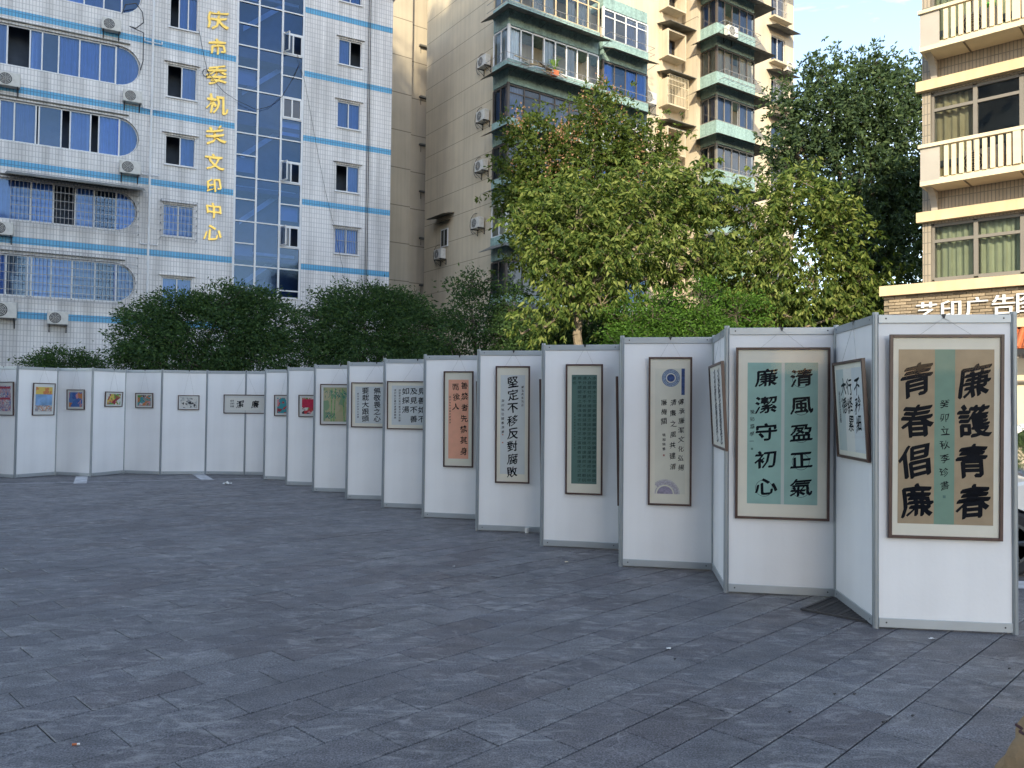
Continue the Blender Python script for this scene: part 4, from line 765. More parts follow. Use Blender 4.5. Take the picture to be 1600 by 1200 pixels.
# ------------------------------------------------------------------ brick building with the shop (right)
f3 = Face(9.84, 19.3, .741, -.672); B3 = thing('corner_building', 'brown and ochre building with cream balustraded balconies above a brick shop front', 'building', f3.w(0, 0, 0), f3.a)
z3 = lambda x, y, o=0: f3.z(x, y, o)
zled = z3(1500, 452) ; zl0, zl1 = z3(1400, 461.5, -.1), z3(1400, 446, -.1); E3 = 9.
sl_ = [z3(1437, 291.5, -.75), z3(1437, 81.5, -.75)]; sl_.append(2*sl_[1]-sl_[0]); ST3 = sl_[1]-sl_[0]
wls, wle = f3.u(1441, 200), E3
uw = f3.u(1455, 300)
wh = []
zw = [zl1+.02, sl_[0]+.78-ST3*0, sl_[1]+.3]
win_b = [zl1+.03, sl_[0]+.12, sl_[1]+.12]; win_t = [z3(1470, 348), z3(1470, 348)+ST3, z3(1470, 348)+2*ST3]
mull = [uw+i*.93 for i in range(0, 9)]
wall('front_wall', wls, E3, zl1, 14.5, [rect(uw, mull[-1], a, c) for a, c in zip(win_b, win_t)], 0, .25, M['brickband'], B3)
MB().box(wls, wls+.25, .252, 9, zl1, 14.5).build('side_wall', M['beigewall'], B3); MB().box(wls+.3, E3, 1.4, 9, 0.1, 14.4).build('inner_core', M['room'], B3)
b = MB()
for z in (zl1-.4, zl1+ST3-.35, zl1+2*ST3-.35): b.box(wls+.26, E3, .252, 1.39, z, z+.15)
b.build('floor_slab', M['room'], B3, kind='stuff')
for k in range(3):
    cu = (M['curtain_green'], M['curtain_tan'], M['curtain_green'])[k]
    o = window(B3, mull, win_b[k]+.05, win_t[k]-.03, .06, M['taupe'], M['ggreen'], .09, transom=win_t[k]-.42, skip=(), curt=cu, curts=(0, 1, 2, 4, 5, 7) if k != 1 else (0, 3, 5), dep=.1)
    zt = win_t[k]+.04; MB().box(wls-.10, E3, -.16, -.002, zt, zt+.24).build('ochre_ledge', M['sunyellow'], B3)
# balconies with slatted balustrades
me_b = MB().chbox(-.045, .045, -.03, .03, 0, .70, .004).mesh('baluster', M['balu']); me_p = MB().chbox(-.075, .075, -.05, .05, 0, .78, .006).mesh('baluster_post', M['balu'])
for k, zs in enumerate(sl_):
    bu0 = f3.u(1437, 200, -.75); bo = MB().box(bu0, E3, -.75, -.003, zs-.0, zs+.10).build('balcony_slab', M['balu'], B3)
    MB().box(bu0-.03, E3, -.80, -.70, zs+.88, zs+.96).build('handrail', M['balu'], bo)
    MB().box(bu0+.01, bu0+.42, -.745, -.70, zs+.102, zs+.878).build('end_panel', M['beigewall'], bo); MB().box(bu0+.01, bu0+.05, -.698, -.01, zs+.102, zs+.878).build('end_panel', M['beigewall'], bo)
    MB().box(bu0, E3, -.74, -.70, zs+.101, zs+.15).build('bottom_rail', M['balu'], bo)
    i = 0; u = bu0+.56
    while u < bu0+5.2: o = link('baluster', me_p if i % 10 == 9 else me_b, bo); o.location = (u, -.74, zs+.15); u += .155; i += 1
    b = MB()
    for i in range(5): x = bu0+.9+i*1.1; b.box(x, x+.03, -.74, -.003, zs-.02, zs-.002)
    b.build('soffit_joint', M['mortar'], bo, kind='stuff')
    b = MB()    # curved bracket at the left end
    n = 8; pts = [(bu0+.06, -.6, zs-.003)]+[(bu0+.06, -.6+.56*math.sin(math.pi/2*i/n), zs-.55+.55*math.cos(math.pi/2*i/n)) for i in range(n+1)]+[(bu0+.06, -.002, zs-.003)]
    b.poly(pts).poly([(p[0]+.14, p[1], p[2]) for p in pts])
    for i in range(len(pts)): p, q = pts[i], pts[(i+1) % len(pts)]; b.poly([p, q, (q[0]+.14, q[1], q[2]), (p[0]+.14, p[1], p[2])])
    b.build('bracket', M['beigewall'], bo)
    if k < 2: ac_unit(f3, bu0+1.15, -.12, zs+.15, 'air conditioner standing behind the '+('lower' if k == 0 else 'upper')+' cream balustrade on the right', .95, False)
u = f3.u(1575, 20, -.45)
for (px_, c, lab, zz) in ((1540, (.5, .04, .05), 'red cloth hanging behind the upper cream balustrade', sl_[1]+.25), (1547, (.12, .4, .08), 'green cloth hanging behind the upper cream balustrade', sl_[1]+.35), (1535, (.6, .55, .5), 'white shirt hanging behind the upper cream balustrade', sl_[1]+.3), (1560, (.6, .5, .45), 'pale laundry hanging behind the lower cream balustrade', sl_[0]+.25), (1583, (.25, .1, .08), 'dark red laundry hanging behind the lower cream balustrade', sl_[0]+.25)):
    u = f3.u(px_, 150, -.45); b = MB(); n = 8
    for i in range(n+1): x = -.14+.28*i/n; y = .03*math.sin(i*1.7); b.v += [(x, y, 0), (x*.8, y*.4, .5)]
    b.f = [(2*i, 2*i+1, 2*i+3, 2*i+2) for i in range(n)]; o = b.build('laundry', mat('cloth', c, .9, .1, 10), None); o.location = f3.w(u, -.45, zz); o.rotation_euler = (0, 0, f3.a); props(o, lab, 'laundry')
# shop front: individual bricks on the fascia
us_ = f3.u(1380, 460, -.05); zf0 = zl0-1.05; MB().box(us_+.0, E3, .02, .3, 0, zl0).build('shop_wall', M['mortar'], B3)
MB().box(us_-.06, E3, -.16, .3, zl0, zl1).build('ochre_ledge', M['sunyellow'], B3)
bm_ = MB().chbox(-.125, .125, 0, .045, 0, .062, .004).mesh('brick', M['brick']); bh = .074; row = 0; z = zl0-.008-bh; nb_ = 0
while z > zf0 and nb_ < 299:
    u = us_+.13+(row % 2)*.12
    while u < us_+3.9 and nb_ < 299:
        o = link('brick', bm_, B3); o.location = (u, -.022+random.uniform(-.006, .006), z); nb_ += 1; u += .262
    z -= bh; row += 1
MB().box(us_+3.8, E3, -.02, .018, 0, zl0-.004).build('brick_facing', M['brickband'], B3)
zy1, zy0 = z3(1590, 498, -.1), z3(1590, 511, -.1); MB().box(us_-.02, E3, -.14, .018, zy0, zy1).build('ochre_ledge', M['sunyellow'], B3)
MB().box(us_, us_+3.8, -.01, .018, zy0-1.0, zy0-.01).build('brick_facing', M['brickband'], B3)
t = thing('shop_lettering', 'raised white characters on the brick fascia of the shop', 'sign', f3.w(0, -.06, 0), f3.a)
for ch, x, y in zip('艺印广告图文', (1448, 1486, 1526, 1568, 1606, 1650), (487, 484, 480, 476, 472, 468)):
    u, z = f3.uz(x, y, -.06); b = MB(); v, fcs = glyph(ch); v = v-np.array([.5, .38]); s = .50
    for dx in (-.02, .0, .02): n = len(b.v); b.v += [((p[0]+dx)*s, -.001*dx*50, p[1]*s) for p in v]; b.f += [tuple(n+i for i in q) for q in fcs]
    o = link('character', b.mesh('character', M['white']), t); o.location = (u, 0, z); md = o.modifiers.new('thick', 'SOLIDIFY'); md.thickness = .05; md.offset = 0
# terracotta awning and shop bay at the right edge
u0_ = f3.u(1575, 540, -.5); za = z3(1590, 518, -.05)
b = MB(); A_ = [(u0_, -.05, za+.06), (u0_+3, -.05, za+.06), (u0_+3, -.75, za-.42), (u0_, -.75, za-.42)]; b.poly(A_).poly([(p[0], p[1], p[2]-.05) for p in A_])
for i in range(22): x = u0_+.07+i*.14; b.bar((x, -.05, za+.08), (x, -.75, za-.40), .045, 6)
b.build('tiled_awning', M['orange'], B3); MB().box(u0_, u0_+3, -.78, -.72, za-.55, za-.44).build('awning_edge', M['black'], B3)
MB().box(u0_-.1, u0_+3, -.03, .018, 1.2, za-.6).build('shop_panel', M['balu'], B3); b = MB().bar((u0_+.2, -.7, za-.6), (u0_-.15, -.06, za-1.25), .05); b.bar((u0_, -.08, 2.35), (u0_+3, -.08, 2.35), .04).bar((u0_, -.08, 1.3), (u0_+3, -.08, 1.3), .05); b.build('awning_strut', M['taupe'], B3)

# ------------------------------------------------------------------ unseen blocks added behind the camera to shade the plaza
def tower(name, label, x0, x1, y0, y1, h, fl=3.):
    t = thing(name, label, 'building', ((x0+x1)/2, (y0+y1)/2, 0)); W, D = (x1-x0)/2, (y1-y0)/2; MB().box(-W, W, -D, D, 0, h).build('wall', M['beigewall'], t)
    b = MB(); z = 1.2
    while z+1.6 < h:
        x = -W+1.2
        while x+1.6 < W: b.box(x, x+1.6, D, D+.03, z, z+1.5); x += 3.2
        z += fl
    b.build('windows', M['gdark'], t, kind='stuff'); return t, W, D, h
TW = tower('added_shade_tower', 'tall unseen tower added behind the viewer to the left to shade the square', -60, -8.2, -32, -20, 52.5)
tower('added_shade_block', 'unseen mid-rise block added behind the viewer to keep the boards in shade', -10.3, 1.3, -24, -14, 19.5)

t, W_, D_, h_ = TW; n = 1500; px_ = W_-rng.random(n)**1.5*40; cl = np.stack([px_+rng.normal(size=n)*.3, D_-rng.random(n)*2, h_+rng.random(n)**1.6*4.5*(.5+.5*np.sin(px_*.9)**2)], 1)  # clump centres for leaves added to break the tower's straight shadow edge
for z in range(8): cl = np.concatenate([cl, np.stack([np.full(30, W_+.2)+rng.normal(size=30)*.5, D_-rng.random(30)*3, h_-1-z*2.2+rng.normal(size=30)*.9], 1)])
# ------------------------------------------------------------------ trees and bushes
M['l_ficus'] = leafmat('ficus_leaf', (.022, .050, .020), (.038, .085, .028), (.085, .15, .045), .25)
M['l_loquat'] = leafmat('broad_drooping_leaf', (.03, .065, .015), (.10, .15, .03), (.25, .29, .085), .3)
M['l_koel'] = leafmat('compound_leaf', (.04, .075, .016), (.07, .11, .02), (.12, .15, .03), .3)
M['l_dark'] = leafmat('dark_evergreen_leaf', (.03, .055, .03), (.055, .095, .042), (.11, .16, .065), .28)
M['l_bright'] = leafmat('bright_shrub_leaf', (.03, .075, .012), (.065, .15, .022), (.13, .25, .04), .35)
M['l_pod'] = leafmat('pinkish_seed_pod', (.28, .15, .09), (.38, .22, .14), (.48, .32, .2), .3)
def leafmesh(name, m, pts, axes, Ls, aspect=.38, fold=.18):
    n = len(pts); a = axes/np.linalg.norm(axes, axis=1)[:, None]; r = rng.normal(size=(n, 3)); r[:, 2] *= .35; s = np.cross(a, r); s /= np.linalg.norm(s, axis=1)[:, None]+1e-9
    nn = np.cross(a, s); Ls = Ls[:, None]; mid = pts+a*Ls*.45
    v = np.stack([pts, mid+s*Ls*aspect*.5+nn*Ls*fold*.3, pts+a*Ls, mid-s*Ls*aspect*.5+nn*Ls*fold*.3], 1).reshape(-1, 3)
    me = bpy.data.meshes.new(name); me.vertices.add(4*n); me.loops.add(4*n); me.polygons.add(n)
    me.vertices.foreach_set('co', v.ravel().astype('f')); me.loops.foreach_set('vertex_index', np.arange(4*n, dtype='i')); me.polygons.foreach_set('loop_start', np.arange(0, 4*n, 4, dtype='i')); me.polygons.foreach_set('loop_total', np.full(n, 4, 'i'))
    me.update(calc_edges=True); me.materials.append(m); return me
def clumps(blobs, dens):
    cs = []
    for (cx, cy, cz, rx, ry, rz) in blobs:
        n = int(dens*(rx*ry+ry*rz+rx*rz)); d = rng.normal(size=(n, 3)); d /= np.linalg.norm(d, axis=1)[:, None]
        r = rng.uniform(.35, 1.0, n)**.5; r *= 1+.20*np.sin(d[:, 0]*5+cx*3)*np.cos(d[:, 2]*6+cz*2)+.13*np.sin(d[:, 0]*11+d[:, 1]*9+cz*5)+.10*rng.normal(size=n)*(rng.random(n) < .3); cs.append(np.array([cx, cy, cz])+d*r[:, None]*np.array([rx, ry, rz]))
    return np.concatenate(cs)
def crown(blobs, dens, per, sig, L_, droop=.2, whorl=False, out=.6, lvar=.3):
    c = clumps(blobs, dens); cen = np.array([b_[:3] for b_ in blobs]).mean(0); n = len(c)
    k = rng.poisson(per, n).clip(2); idx = np.repeat(np.arange(n), k); N_ = len(idx)
    if whorl:   # leaves fan from twig tips
        tw = 5; tip = c[:, None, :]+rng.normal(size=(n, tw, 3))*sig*np.array([1, 1, .7]); t_id = rng.integers(0, tw, N_); pts = tip[idx, t_id]+rng.normal(size=(N_, 3))*.035
    else: pts = c[idx]+rng.normal(size=(N_, 3))*sig*np.array([1, 1, .55])
    o = (pts-cen); o /= np.linalg.norm(o, axis=1)[:, None]+1e-6; ax = o*out+rng.normal(size=(N_, 3))*.75; ax[:, 2] -= droop
    if droop > .7: hz = rng.normal(size=(N_, 3)); hz[:, 2] = 0; hz /= np.linalg.norm(hz, axis=1)[:, None]+1e-6; ax = hz*rng.uniform(.35, 1., N_)[:, None]+o*.25+rng.normal(size=(N_, 3))*.15; ax[:, 2] -= rng.uniform(.3, 1.1, N_)
    return pts, ax, L_*rng.uniform(1-lvar, 1+lvar, N_), c
def wood(b, p, q, r0_, r1_, seg=5, wob=.12, k=6):
    p, q = Vector(p), Vector(q); d = (q-p).length; last = p; 
    for i in range(1, seg+1):
        t = i/seg; x = p.lerp(q, t)+Vector([random.gauss(0, wob*d/seg) for _ in range(3)])*(1 if i < seg else 0); x.z += math.sin(t*math.pi)*d*.05
        b.bar(last, x, r0_+(r1_-r0_)*(i-1)/seg, k, r0_+(r1_-r0_)*t); last = x
    return last
def tree(name, label, cat, base, fork, blobs, lm, dens, per, sig, L_, droop=.2, whorl=False, r=.16, bark=None, aspect=.38, group=None, stems=1, twigs=60, out=.6, extra=None):
    t = thing(name, label, cat, (base[0], base[1], 0), 0, group); o = np.array([base[0], base[1], 0.]); b = MB(); tops = []
    for s in range(stems):
        dx = (s-(stems-1)/2)*.9; e = wood(b, (dx, random.uniform(-.3, .3)*(stems > 1), 0), (fork[0]-base[0]+dx*1.3, fork[1]-base[1], fork[2]), r, r*.72, 5, .05, 9); tops.append(e)
    b.build('trunk', bark or M['bark'], t)
    pts, ax, Ls, c = crown(blobs, dens, per, sig, L_, droop, whorl, out); b = MB()
    ends = []
    for i, bl in enumerate(blobs):
        e = wood(b, tops[i % len(tops)], (bl[0]-base[0], bl[1]-base[1], bl[2]-bl[5]*.2), r*.5, r*.16, 6, .1, 6); ends.append(e)
    for i in rng.choice(len(c), min(twigs, len(c)), replace=False):
        q = Vector(c[i]-o); e = min(ends, key=lambda x: (x-q).length); wood(b, e, q, r*.12, .008, 4, .12, 4)
    b.build('limbs', bark or M['bark'], t)
    link('crown', leafmesh('crown', lm, pts-o, ax, Ls, aspect), t, kind='stuff')
    if extra: extra(t, c, o)
    return t
t_tower = TW[0]
def B_(px, py, Y, rx, rz, ry=None): p = at(px, py, Y); s = Y/F; return (p.x, p.y, p.z, rx*s, (ry or min(rx, rz)*1.0)*s, rz*s)
gb = 'dark clipped trees in a row behind the boards'
tree('ficus_tree', 'broad dark green tree directly left of the glass stairwell foot, behind the boards', 'tree', at(330, 560, 24).xy, (at(330, 520, 24).x, 24, 2.2),
     [B_(330, 520, 24, 118, 62), B_(235, 520, 23.6, 52, 48), B_(395, 500, 24.3, 72, 52), B_(265, 487, 24, 50, 28), B_(345, 478, 23.8, 60, 34), B_(300, 560, 23.2, 110, 40), B_(410, 555, 23.4, 70, 45), B_(205, 555, 23, 24, 30)], M['l_ficus'], 48, 46, .17, .10, .15, r=.15, stems=2, group=gb, out=.8)
tree('ficus_tree', 'broad dark green tree right of the glass stairwell foot, behind the boards', 'tree', at(575, 560, 24.5).xy, (at(575, 520, 24.5).x, 24.5, 2.2),
     [B_(570, 510, 24.5, 92, 56), B_(510, 520, 24.2, 48, 54), B_(640, 515, 24.2, 55, 52), B_(555, 472, 24.3, 62, 30), B_(615, 480, 24.3, 50, 30), B_(560, 560, 23.6, 110, 42), B_(655, 560, 23.4, 48, 42)], M['l_ficus'], 48, 46, .17, .10, .15, r=.15, stems=2, group=gb, out=.8)
tree('ficus_tree', 'looser dark green tree in front of the beige flank wall, third of the dark row', 'tree', at(745, 560, 23.5).xy, (at(745, 520, 23.5).x, 23.5, 2.2),
     [B_(745, 500, 23.5, 48, 44), B_(735, 445, 23.5, 36, 20), B_(775, 530, 23, 42, 34), B_(705, 530, 23, 36, 40), B_(800, 490, 24, 34, 50)], M['l_ficus'], 40, 34, .18, .11, .15, r=.12, group=gb)
tree('shrub', 'small dark shrub peeping over the boards below the low air conditioner', 'shrub', at(97, 570, 25).xy, (at(97, 560, 25).x, 25, 1.6), [B_(100, 562, 25, 36, 18), B_(62, 570, 25, 26, 16), B_(140, 568, 25, 26, 16), B_(100, 590, 25, 60, 30)], M['l_ficus'], 130, 20, .15, .09, .1, r=.07, out=.9)
def pods(t, c, o):
    hi = c[(c[:, 2] > np.percentile(c[:, 2], 45)) & (c[:, 1] < np.percentile(c[:, 1], 75))]; sel = hi[rng.choice(len(hi), 34, replace=False)]; idx = np.repeat(np.arange(len(sel)), 45)
    p = sel[idx]+rng.normal(size=(len(idx), 3))*np.array([.17, .17, .22])+np.array([0, -.15, .2]); link('seed_pods', leafmesh('seed_pods', M['l_pod'], p-o, rng.normal(size=p.shape), rng.uniform(.05, .09, len(idx)), .8), t, kind='stuff')
tree('golden_rain_tree', 'tall green tree with pinkish seed clusters in front of the corner balconies', 'tree', (at(890, 560, 26).x, 26), (at(895, 480, 26).x, 26, 4.8),
     [B_(935, 175, 26, 30, 46), B_(925, 235, 26, 92, 55), B_(845, 235, 26, 60, 56), B_(1000, 235, 26, 55, 48), B_(880, 320, 26, 88, 60), B_(980, 320, 26, 80, 60), B_(815, 300, 26.3, 34, 36), B_(830, 380, 26, 45, 44), B_(940, 400, 26, 90, 60)], M['l_koel'], 26, 42, .30, .145, .35, True, r=.17, bark=M['barkpale'], twigs=110, extra=pods, aspect=.42)
tree('broadleaf_tree', 'sunlit yellow-green tree with drooping leaves spreading over the middle boards', 'tree', (at(897, 560, 21.5).x, 21.5), (at(905, 470, 21.5).x, 21.5, 4.3),
     [B_(900, 330, 21.5, 75, 62), B_(840, 350, 21.5, 40, 44), B_(960, 400, 21.3, 80, 60), B_(1010, 310, 21.8, 75, 55), B_(875, 420, 21.3, 45, 52), B_(1080, 310, 21.8, 50, 50), B_(1085, 400, 21.4, 70, 48), B_(940, 470, 21, 50, 34), B_(865, 480, 20.9, 34, 30), B_(842, 515, 20.8, 20, 18), B_(815, 520, 20.9, 20, 10)], M['l_loquat'], 23, 46, .30, .175, .8, True, r=.15, bark=M['barkpale'], twigs=130, aspect=.34, out=.45)
tree('broadleaf_tree', 'sunlit yellow-green tree with drooping leaves beside the brick shop building', 'tree', (at(1190, 560, 22).x, 22), (at(1190, 480, 22).x, 22, 3.2),
     [B_(1180, 330, 22, 70, 50), B_(1250, 330, 22.2, 60, 46), B_(1170, 410, 21.8, 78, 52), B_(1310, 350, 22.3, 40, 34), B_(1270, 430, 22, 75, 45), B_(1345, 430, 22.2, 45, 34), B_(1200, 480, 21.6, 70, 36), B_(1300, 490, 21.8, 80, 34), B_(1240, 275, 22, 24, 22)], M['l_loquat'], 23, 46, .30, .175, .8, True, r=.15, bark=M['barkpale'], twigs=130, aspect=.34, out=.45)
tree('evergreen_tree', 'tall dark evergreen standing against the sky beside the brown building', 'tree', (at(1340, 560, 32).x, 32), (at(1340, 420, 32).x, 32, 6.5),
     [B_(1375, 165, 32, 58, 66), B_(1290, 185, 32, 62, 62), B_(1430, 150, 32.5, 40, 42), B_(1245, 240, 32, 48, 40), B_(1330, 270, 32, 90, 66), B_(1415, 250, 32.5, 60, 80), B_(1420, 350, 32.5, 60, 66), B_(1345, 370, 32, 80, 55), B_(1400, 440, 32.5, 60, 50), B_(1285, 112, 32, 24, 26), B_(1352, 110, 32, 30, 24), B_(1222, 160, 32, 20, 16)], M['l_dark'], 27, 34, .38, .19, .3, True, r=.25, twigs=120, aspect=.42)
gs = 'bright green shrubs behind the middle boards'
for (px_, py_, rx, rz, lab) in ((1020, 490, 44, 36, 'bright green shrub low behind the blue medallion board'), (1100, 470, 26, 42, 'taller bright green shrub just left of the aqua calligraphy board'), (1150, 485, 50, 34, 'bright green shrub peeping over the aqua calligraphy board'), (985, 500, 40, 36, 'deep green shrub behind the dark green scroll board')):
    tree('shrub', lab, 'shrub', at(px_, py_, 20.6).xy, (at(px_, py_, 20.6).x, 20.6, 1.5), [B_(px_, py_, 20.6, rx, rz), B_(px_-rx*.4, py_+45, 20.4, rx, rz), B_(px_+rx*.5, py_+48, 20.4, rx, rz*.8)], M['l_bright'], 55, 30, .14, .085, .1, r=.06, group=gs, out=.8)
gd = 'dark shrubs filling the bed under the sunlit trees'
for (px_, py_, Y_, rx, rz, lab) in ((860, 525, 23.8, 50, 40, 'dark shrub low behind the pale blue-grey scroll board'), (940, 520, 24.6, 60, 44, 'dark shrub low behind the dark green scroll board, back of the pale trunk'), (1040, 515, 24.6, 60, 50, 'dark shrub behind the bright green ones over the blue medallion board'), (1180, 500, 24.8, 90, 56, 'wide dark shrub behind the aqua calligraphy board'), (1330, 480, 25.5, 60, 50, 'dark shrub below the shop ledge at the edge of the brick building')):
    tree('shrub', lab, 'shrub', at(px_, py_, Y_).xy, (at(px_, py_, Y_).x, Y_, 1.5), [B_(px_, py_, Y_, rx, rz), B_(px_-rx*.5, py_+30, Y_-.3, rx*.8, rz), B_(px_+rx*.5, py_+30, Y_-.2, rx*.8, rz)], M['l_ficus'], 50, 36, .2, .13, .3, r=.07, group=gd, out=.7)
# low planter ground beyond the boards
MB().box(-24, 14, 21.8, 31, -.03, .16).build('planting_bed', mat('bed_soil', (.06, .05, .035), .95, .3, 5, .6), kind='structure')
# ------------------------------------------------------------------ drain grate
gc = ground(1322, 960); t = thing('drain_grate', 'square dark drain grate in the paving at the foot of the angled board', 'drain grate', (gc.x+.1, gc.y+.12, .003), math.atan2(ua.y, ua.x))
MB().box(-.30, .30, -.30, .30, -.004, .0).build('pit', M['black'], t); b = MB(); M['castiron'] = mat('cast_iron', (.06, .058, .06), .6, .2, 20, metal=.4)
for i in range(13): x = -.28+.56*i/12; b.box(x-.012, x+.012, -.28, .28, .001, .014)
for i in range(3): y = -.2+.2*i; b.box(-.28, .28, y-.012, y+.012, .002, .0155)
b.build('bars', M['castiron'], t, kind='stuff'); b = MB()
for q in ((-.31, .31, -.31, -.285), (-.31, .31, .285, .31), (-.31, -.285, -.284, .284), (.285, .31, -.284, .284)): b.box(*q, 0, .016)
b.build('rim', M['castiron'], t)
# ------------------------------------------------------------------ litter
g = ground(119, 1165); t = thing('cigarette_butt', 'orange and white cigarette butt on the paving at lower left', 'cigarette butt', (g.x, g.y, .007), .2)
MB().bar((-.018, 0, 0), (.004, 0, 0), .0055, 8).build('filter', M['orange'], t); MB().bar((.0042, 0, 0), (.016, 0, 0), .0052, 8).build('paper_tip', M['paper'], t)
def crumple(label, g, s, cat='litter', name='paper_scrap', m=None):
    b = MB(); n = 5
    P_ = [[(s*(i/(n-1)-.5)+random.uniform(-.1, .1)*s, s*.8*(j/(n-1)-.5)+random.uniform(-.1, .1)*s, .006+abs(random.gauss(0, .16))*s) for i in range(n)] for j in range(n)]
    for j in range(n-1):
        for i in range(n-1): b.poly([P_[j][i], P_[j][i+1], P_[j+1][i+1], P_[j+1][i]])
    o = b.build(name, m or M['paper'], None); o.location = (g.x, g.y, 0); props(o, label, cat)
crumple('crumpled white tissue on the far paving near the parking line', ground(355, 757), .16, 'tissue', 'tissue')
crumple('scrap of white paper in front of the tan calligraphy board', ground(1457, 1000), .045)
crumple('tiny pale scrap on the paving before the cream scroll board', ground(1045, 1015), .03)
crumple('pale leaf scrap on the paving before the dark green scroll', ground(885, 879), .035, m=M['balu'])
crumple('small white scrap on the paving farther right of the left scuffs', ground(709, 886), .025)
g = ground(823, 832); t = thing('paper_cup', 'small white paper cup at the foot of the board with the pale blue-grey scroll', 'cup', (g.x, g.y-.06, 0)); MB().bar((0, 0, .003), (0, 0, .07), .022, 12, .03).build('cup_body', M['paper'], t)
for i, (x, y) in enumerate(((1387, 1129), (1427, 1120), (1336, 1086), (1381, 1130), (1305, 1086), (1235, 1114), (1578, 1046), (889, 1078), (1055, 1031))):
    g = ground(x, y); o = MB().bar((-.008, 0, .006), (.006, .004, .008), .006, 6, .004).build('pebble', M['black'], None); o.location = (g.x, g.y, 0); props(o, 'tiny dark speck of grit, '+('rightmost of the pair near the bottom, left of the bag', 'highest of the group left of the bag', 'on the paving left of the long open joint', 'second of the close pair left of the bag', 'beside the long joint below the drain grate', 'lowest left, on the paving under the aqua board', 'just above the khaki bag', 'farthest left, below the dark green scroll', 'below the blue medallion scroll')[i], 'grit', 'tiny dark specks scattered on the right paving')
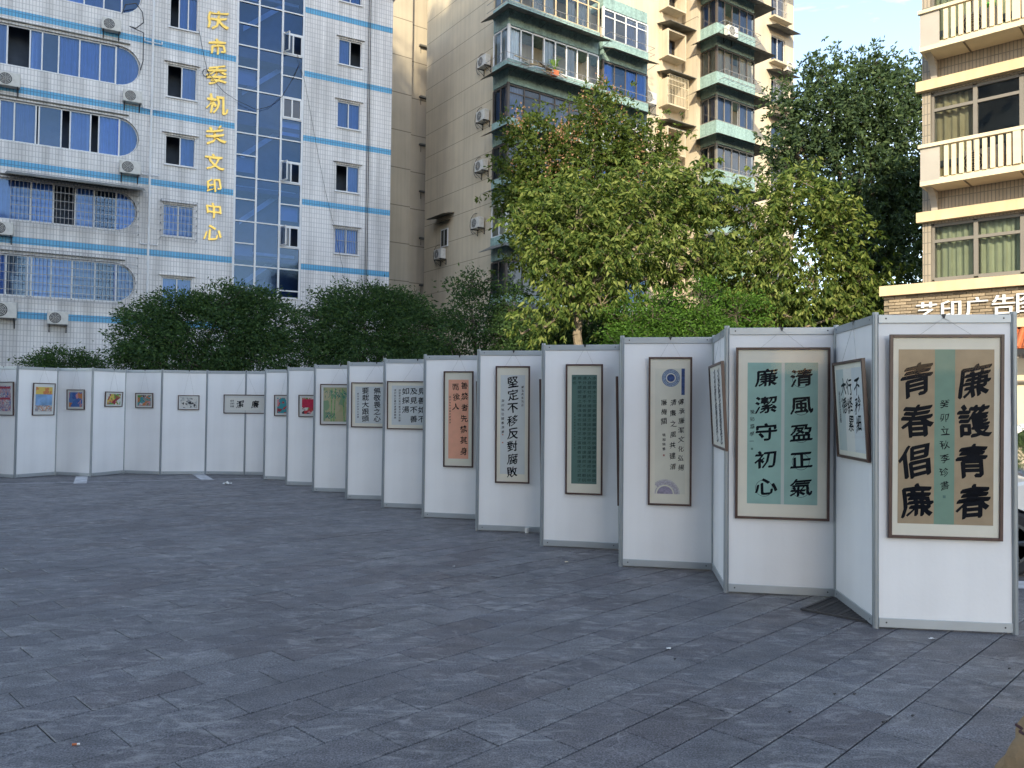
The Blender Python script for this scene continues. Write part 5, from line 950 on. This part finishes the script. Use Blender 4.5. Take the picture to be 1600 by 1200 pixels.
# ------------------------------------------------------------------ white car behind the last board
def car():
    t = thing('parked_car', 'white car parked behind the rightmost board, its front wheel and mirror just showing', 'car', (6.55, 9.2, 0), 0)
    paint = mat('white_car_paint', (.72, .71, .67), .22, .02); pn = paint.node_tree.nodes['Principled BSDF']; pn.inputs['Coat Weight'].default_value = .8; rub = mat('tyre_rubber', (.018, .018, .02), .85, .1, 30); al = mat('dark_alloy', (.07, .075, .08), .35, .05, metal=.7)
    n = 10; prof_lo = [(-2.25, .42), (-2.28, .62), (-2.15, .80), (-1.2, .99), (-.95, 1.03), (1.55, 1.06), (2.15, 1.04), (2.25, .75), (2.22, .40)]
    secs = []
    for y, sx_, dz in ((-.90, .955, -.02), (-.86, .985, 0), (-.4, 1, .02), (.4, 1, .02), (.86, .985, 0), (.90, .955, -.02)): secs.append([(x*sx_, y, z+(dz if z > .5 else 0)) for x, z in prof_lo])
    b = MB()
    for a, c in zip(secs, secs[1:]):
        for i in range(len(a)-1): b.poly([a[i], a[i+1], c[i+1], c[i]])
    # sides with wheel arches
    for s, sec in ((-1, secs[0]), (1, secs[-1])):
        bot = []
        for cx in (1.35, -1.40): bot += [(cx+.37*math.cos(th), s*.90, .34+.37*math.sin(th)) for th in [math.pi*i/9-.1*(1-2*i/9) for i in range(10)]]
        bot = [(q[0], q[1], max(q[2], .26)) for q in bot]; b.poly(list(sec)+bot)
    bevel(b.build('body', paint, t), .03, 2)
    gh = [(-1.15, 1.0), (-.32, 1.50), (.2, 1.58), (1.2, 1.55), (1.85, 1.30), (2.1, 1.04)]; b = MB()
    lo, hi = [(x, -.84, z) if z < 1.06 else (x, -.66, z) for x, z in gh], None; rr = [(p[0], -p[1], p[2]) for p in lo]
    for i in range(len(gh)-1):
        if i in (1, 2): b.poly([lo[i], lo[i+1], rr[i+1], rr[i]])
    for s in (-1, 1):
        A_ = [(-1.15, s*.84, 1.0), (-.32, s*.66, 1.50), (.2, s*.65, 1.58), (1.2, s*.65, 1.55), (1.85, s*.68, 1.30), (2.1, s*.84, 1.04)]
        for p, q in zip(A_, A_[1:]): b.bar(p, q, .045, 6)
        for x, xt in ((.15, .15), (1.15, 1.1)): b.bar((x, s*.85, 1.04), (xt, s*.66, 1.55), .04, 6)
    b.poly([lo[3], lo[4], rr[4], rr[3]]); b.build('roof', paint, t)
    gm = M['gdark']; MB().poly([(-1.12, -.80, 1.01), (-1.12, .80, 1.01), (-.33, .64, 1.49), (-.33, -.64, 1.49)]).build('windscreen', gm, t); MB().poly([(1.87, -.66, 1.29), (1.87, .66, 1.29), (2.09, .8, 1.05), (2.09, -.8, 1.05)]).build('rear_window', gm, t)
    for s in (-1, 1): MB().poly([(-1.05, s*.845, 1.02), (2.0, s*.845, 1.05), (1.8, s*.70, 1.29), (1.2, s*.66, 1.53), (.2, s*.66, 1.55), (-.30, s*.67, 1.48)]).build('side_window', gm, t)
    MB().box(-1.0, 1.9, -.78, .78, .5, 1.0).build('cabin_floor', M['room'], t)
    for s in (-1, 1):
        mb = MB().chbox(-.09, .09, -.12, .06, 0, .14, .03); o = mb.build('wing_mirror', M['black'], t); o.location = (-.62, s*.98, 1.03)
        if s > 0: o.rotation_euler = (0, 0, math.pi)
        MB().box(-.95, -.55, s*.903-.002, s*.903+.002, .72, .74).build('door_seam', M['black'], t)
    b = MB().box(-2.30, -2.24, -.5, .5, .45, .62); b.build('grille', M['black'], t)
    for s in (-1, 1): MB().chbox(-2.2, -1.95, -.09+s*.68, .09+s*.68, .70, .82, .02).build('headlight', M['gclear'], t); MB().chbox(2.12, 2.26, -.09+s*.7, .09+s*.7, .78, .95, .02).build('tail_light', mat('red_lens', (.3, .01, .01), .2), t)
    for cx in (1.35, -1.40):
        for s in (-1, 1):
            wh = link('wheel', None, t); wh.location = (cx, s*.80, .34)
            b = MB(); k = 28
            for prof in (((.20, -.10), (.30, -.115), (.335, -.09), (.34, 0), (.335, .09), (.30, .115), (.20, .10)),):
                for i in range(k):
                    t0, t1 = 2*math.pi*i/k, 2*math.pi*(i+1)/k
                    for (r0_, y0_), (r1_, y1_) in zip(prof, prof[1:]): b.poly([(r0_*math.cos(t0), y0_, r0_*math.sin(t0)), (r1_*math.cos(t0), y1_, r1_*math.sin(t0)), (r1_*math.cos(t1), y1_, r1_*math.sin(t1)), (r0_*math.cos(t1), y0_, r0_*math.sin(t1))])
            b.build('tyre', rub, wh); b = MB().disc(0, 0, .185, .215, -.105, 28).disc(0, 0, .185, .215, .105, 28)
            for i in range(5):
                a = 2*math.pi*i/5
                for yy in (-.10, .10): b.bar((.03*math.cos(a), yy, .03*math.sin(a)), (.2*math.cos(a+.12), yy, .2*math.sin(a+.12)), .022, 4, .016); b.bar((.03*math.cos(a), yy, .03*math.sin(a)), (.2*math.cos(a-.12), yy, .2*math.sin(a-.12)), .018, 4, .012)
            b.build('rim', al, wh)
    return t
car()
g = ground(1600, 925); MB().poly([(4.2, 7.8, .004), (9, 7.5, .004), (9, 7.85, .004), (4.2, 8.15, .004)]).build('kerb_line', M['linepaint'], kind='structure')
# ------------------------------------------------------------------ khaki bag at the lower right corner
t = thing('cloth_bag', 'crumpled khaki cloth bag with maroon piping at the lower right corner', 'bag', (2.13, 3.12, 0), .1)
kh = mat('khaki_cloth', (.26, .18, .10), .9, .35, 7, .9, bscale=30); mar = mat('maroon_piping', (.06, .02, .025), .7); b = MB(); nz_, nt_ = 22, 36
def bagr(th, h): return (.17+.045*math.sin(h*math.pi*.9)+.02*math.sin(3*th+h*7)+.02*math.sin(7*th-h*11)+.012*math.sin(13*th+h*17))*(1-.62*max(0, h-.55)/.45)
for j in range(nz_+1):
    h = j/nz_
    for i in range(nt_): th = 2*math.pi*i/nt_; r = bagr(th, h); b.v.append((r*math.cos(th)*1.05, r*math.sin(th)*.8, h*.60+.012*math.sin(2*th)*h))
for j in range(nz_):
    for i in range(nt_): a = j*nt_+i; c = j*nt_+(i+1) % nt_; b.f.append((a, c, c+nt_, a+nt_))
b.f.append(tuple(range(nz_*nt_, nz_*nt_+nt_))); o = b.build('body', kh, t)
for p in o.data.polygons: p.use_smooth = True
for h0, sl, nm in ((.80, .05, 'piping'), (.42, .22, 'piping'), (.2, .25, 'piping')):
    b = MB(); pts = []
    for i in range(nt_+1): th = 2*math.pi*i/nt_; h = h0+sl*math.sin(th+.6)*.5; r = bagr(th, h)+.002; pts.append((r*math.cos(th)*1.05, r*math.sin(th)*.8, h*.60+.012*math.sin(2*th)*h))
    b.path(pts, .006, 5).build(nm, mar, t)
b = MB(); b.path([(-.08, 0, .58), (-.07, 0, .68), (0, 0, .71), (.07, 0, .68), (.08, 0, .58)], .012, 6).build('handle', kh, t)

idx = np.repeat(np.arange(len(cl)), 4); p_ = cl[idx]+rng.normal(size=(len(idx), 3))*.3; link('shadow_edge_leaves', leafmesh('shadow_edge_leaves', M['l_ficus'], p_, rng.normal(size=p_.shape), rng.uniform(.4, .9, len(idx)), .6), t_tower, kind='stuff')  # unseen leaves added on the tower to dapple the rim of its shadow
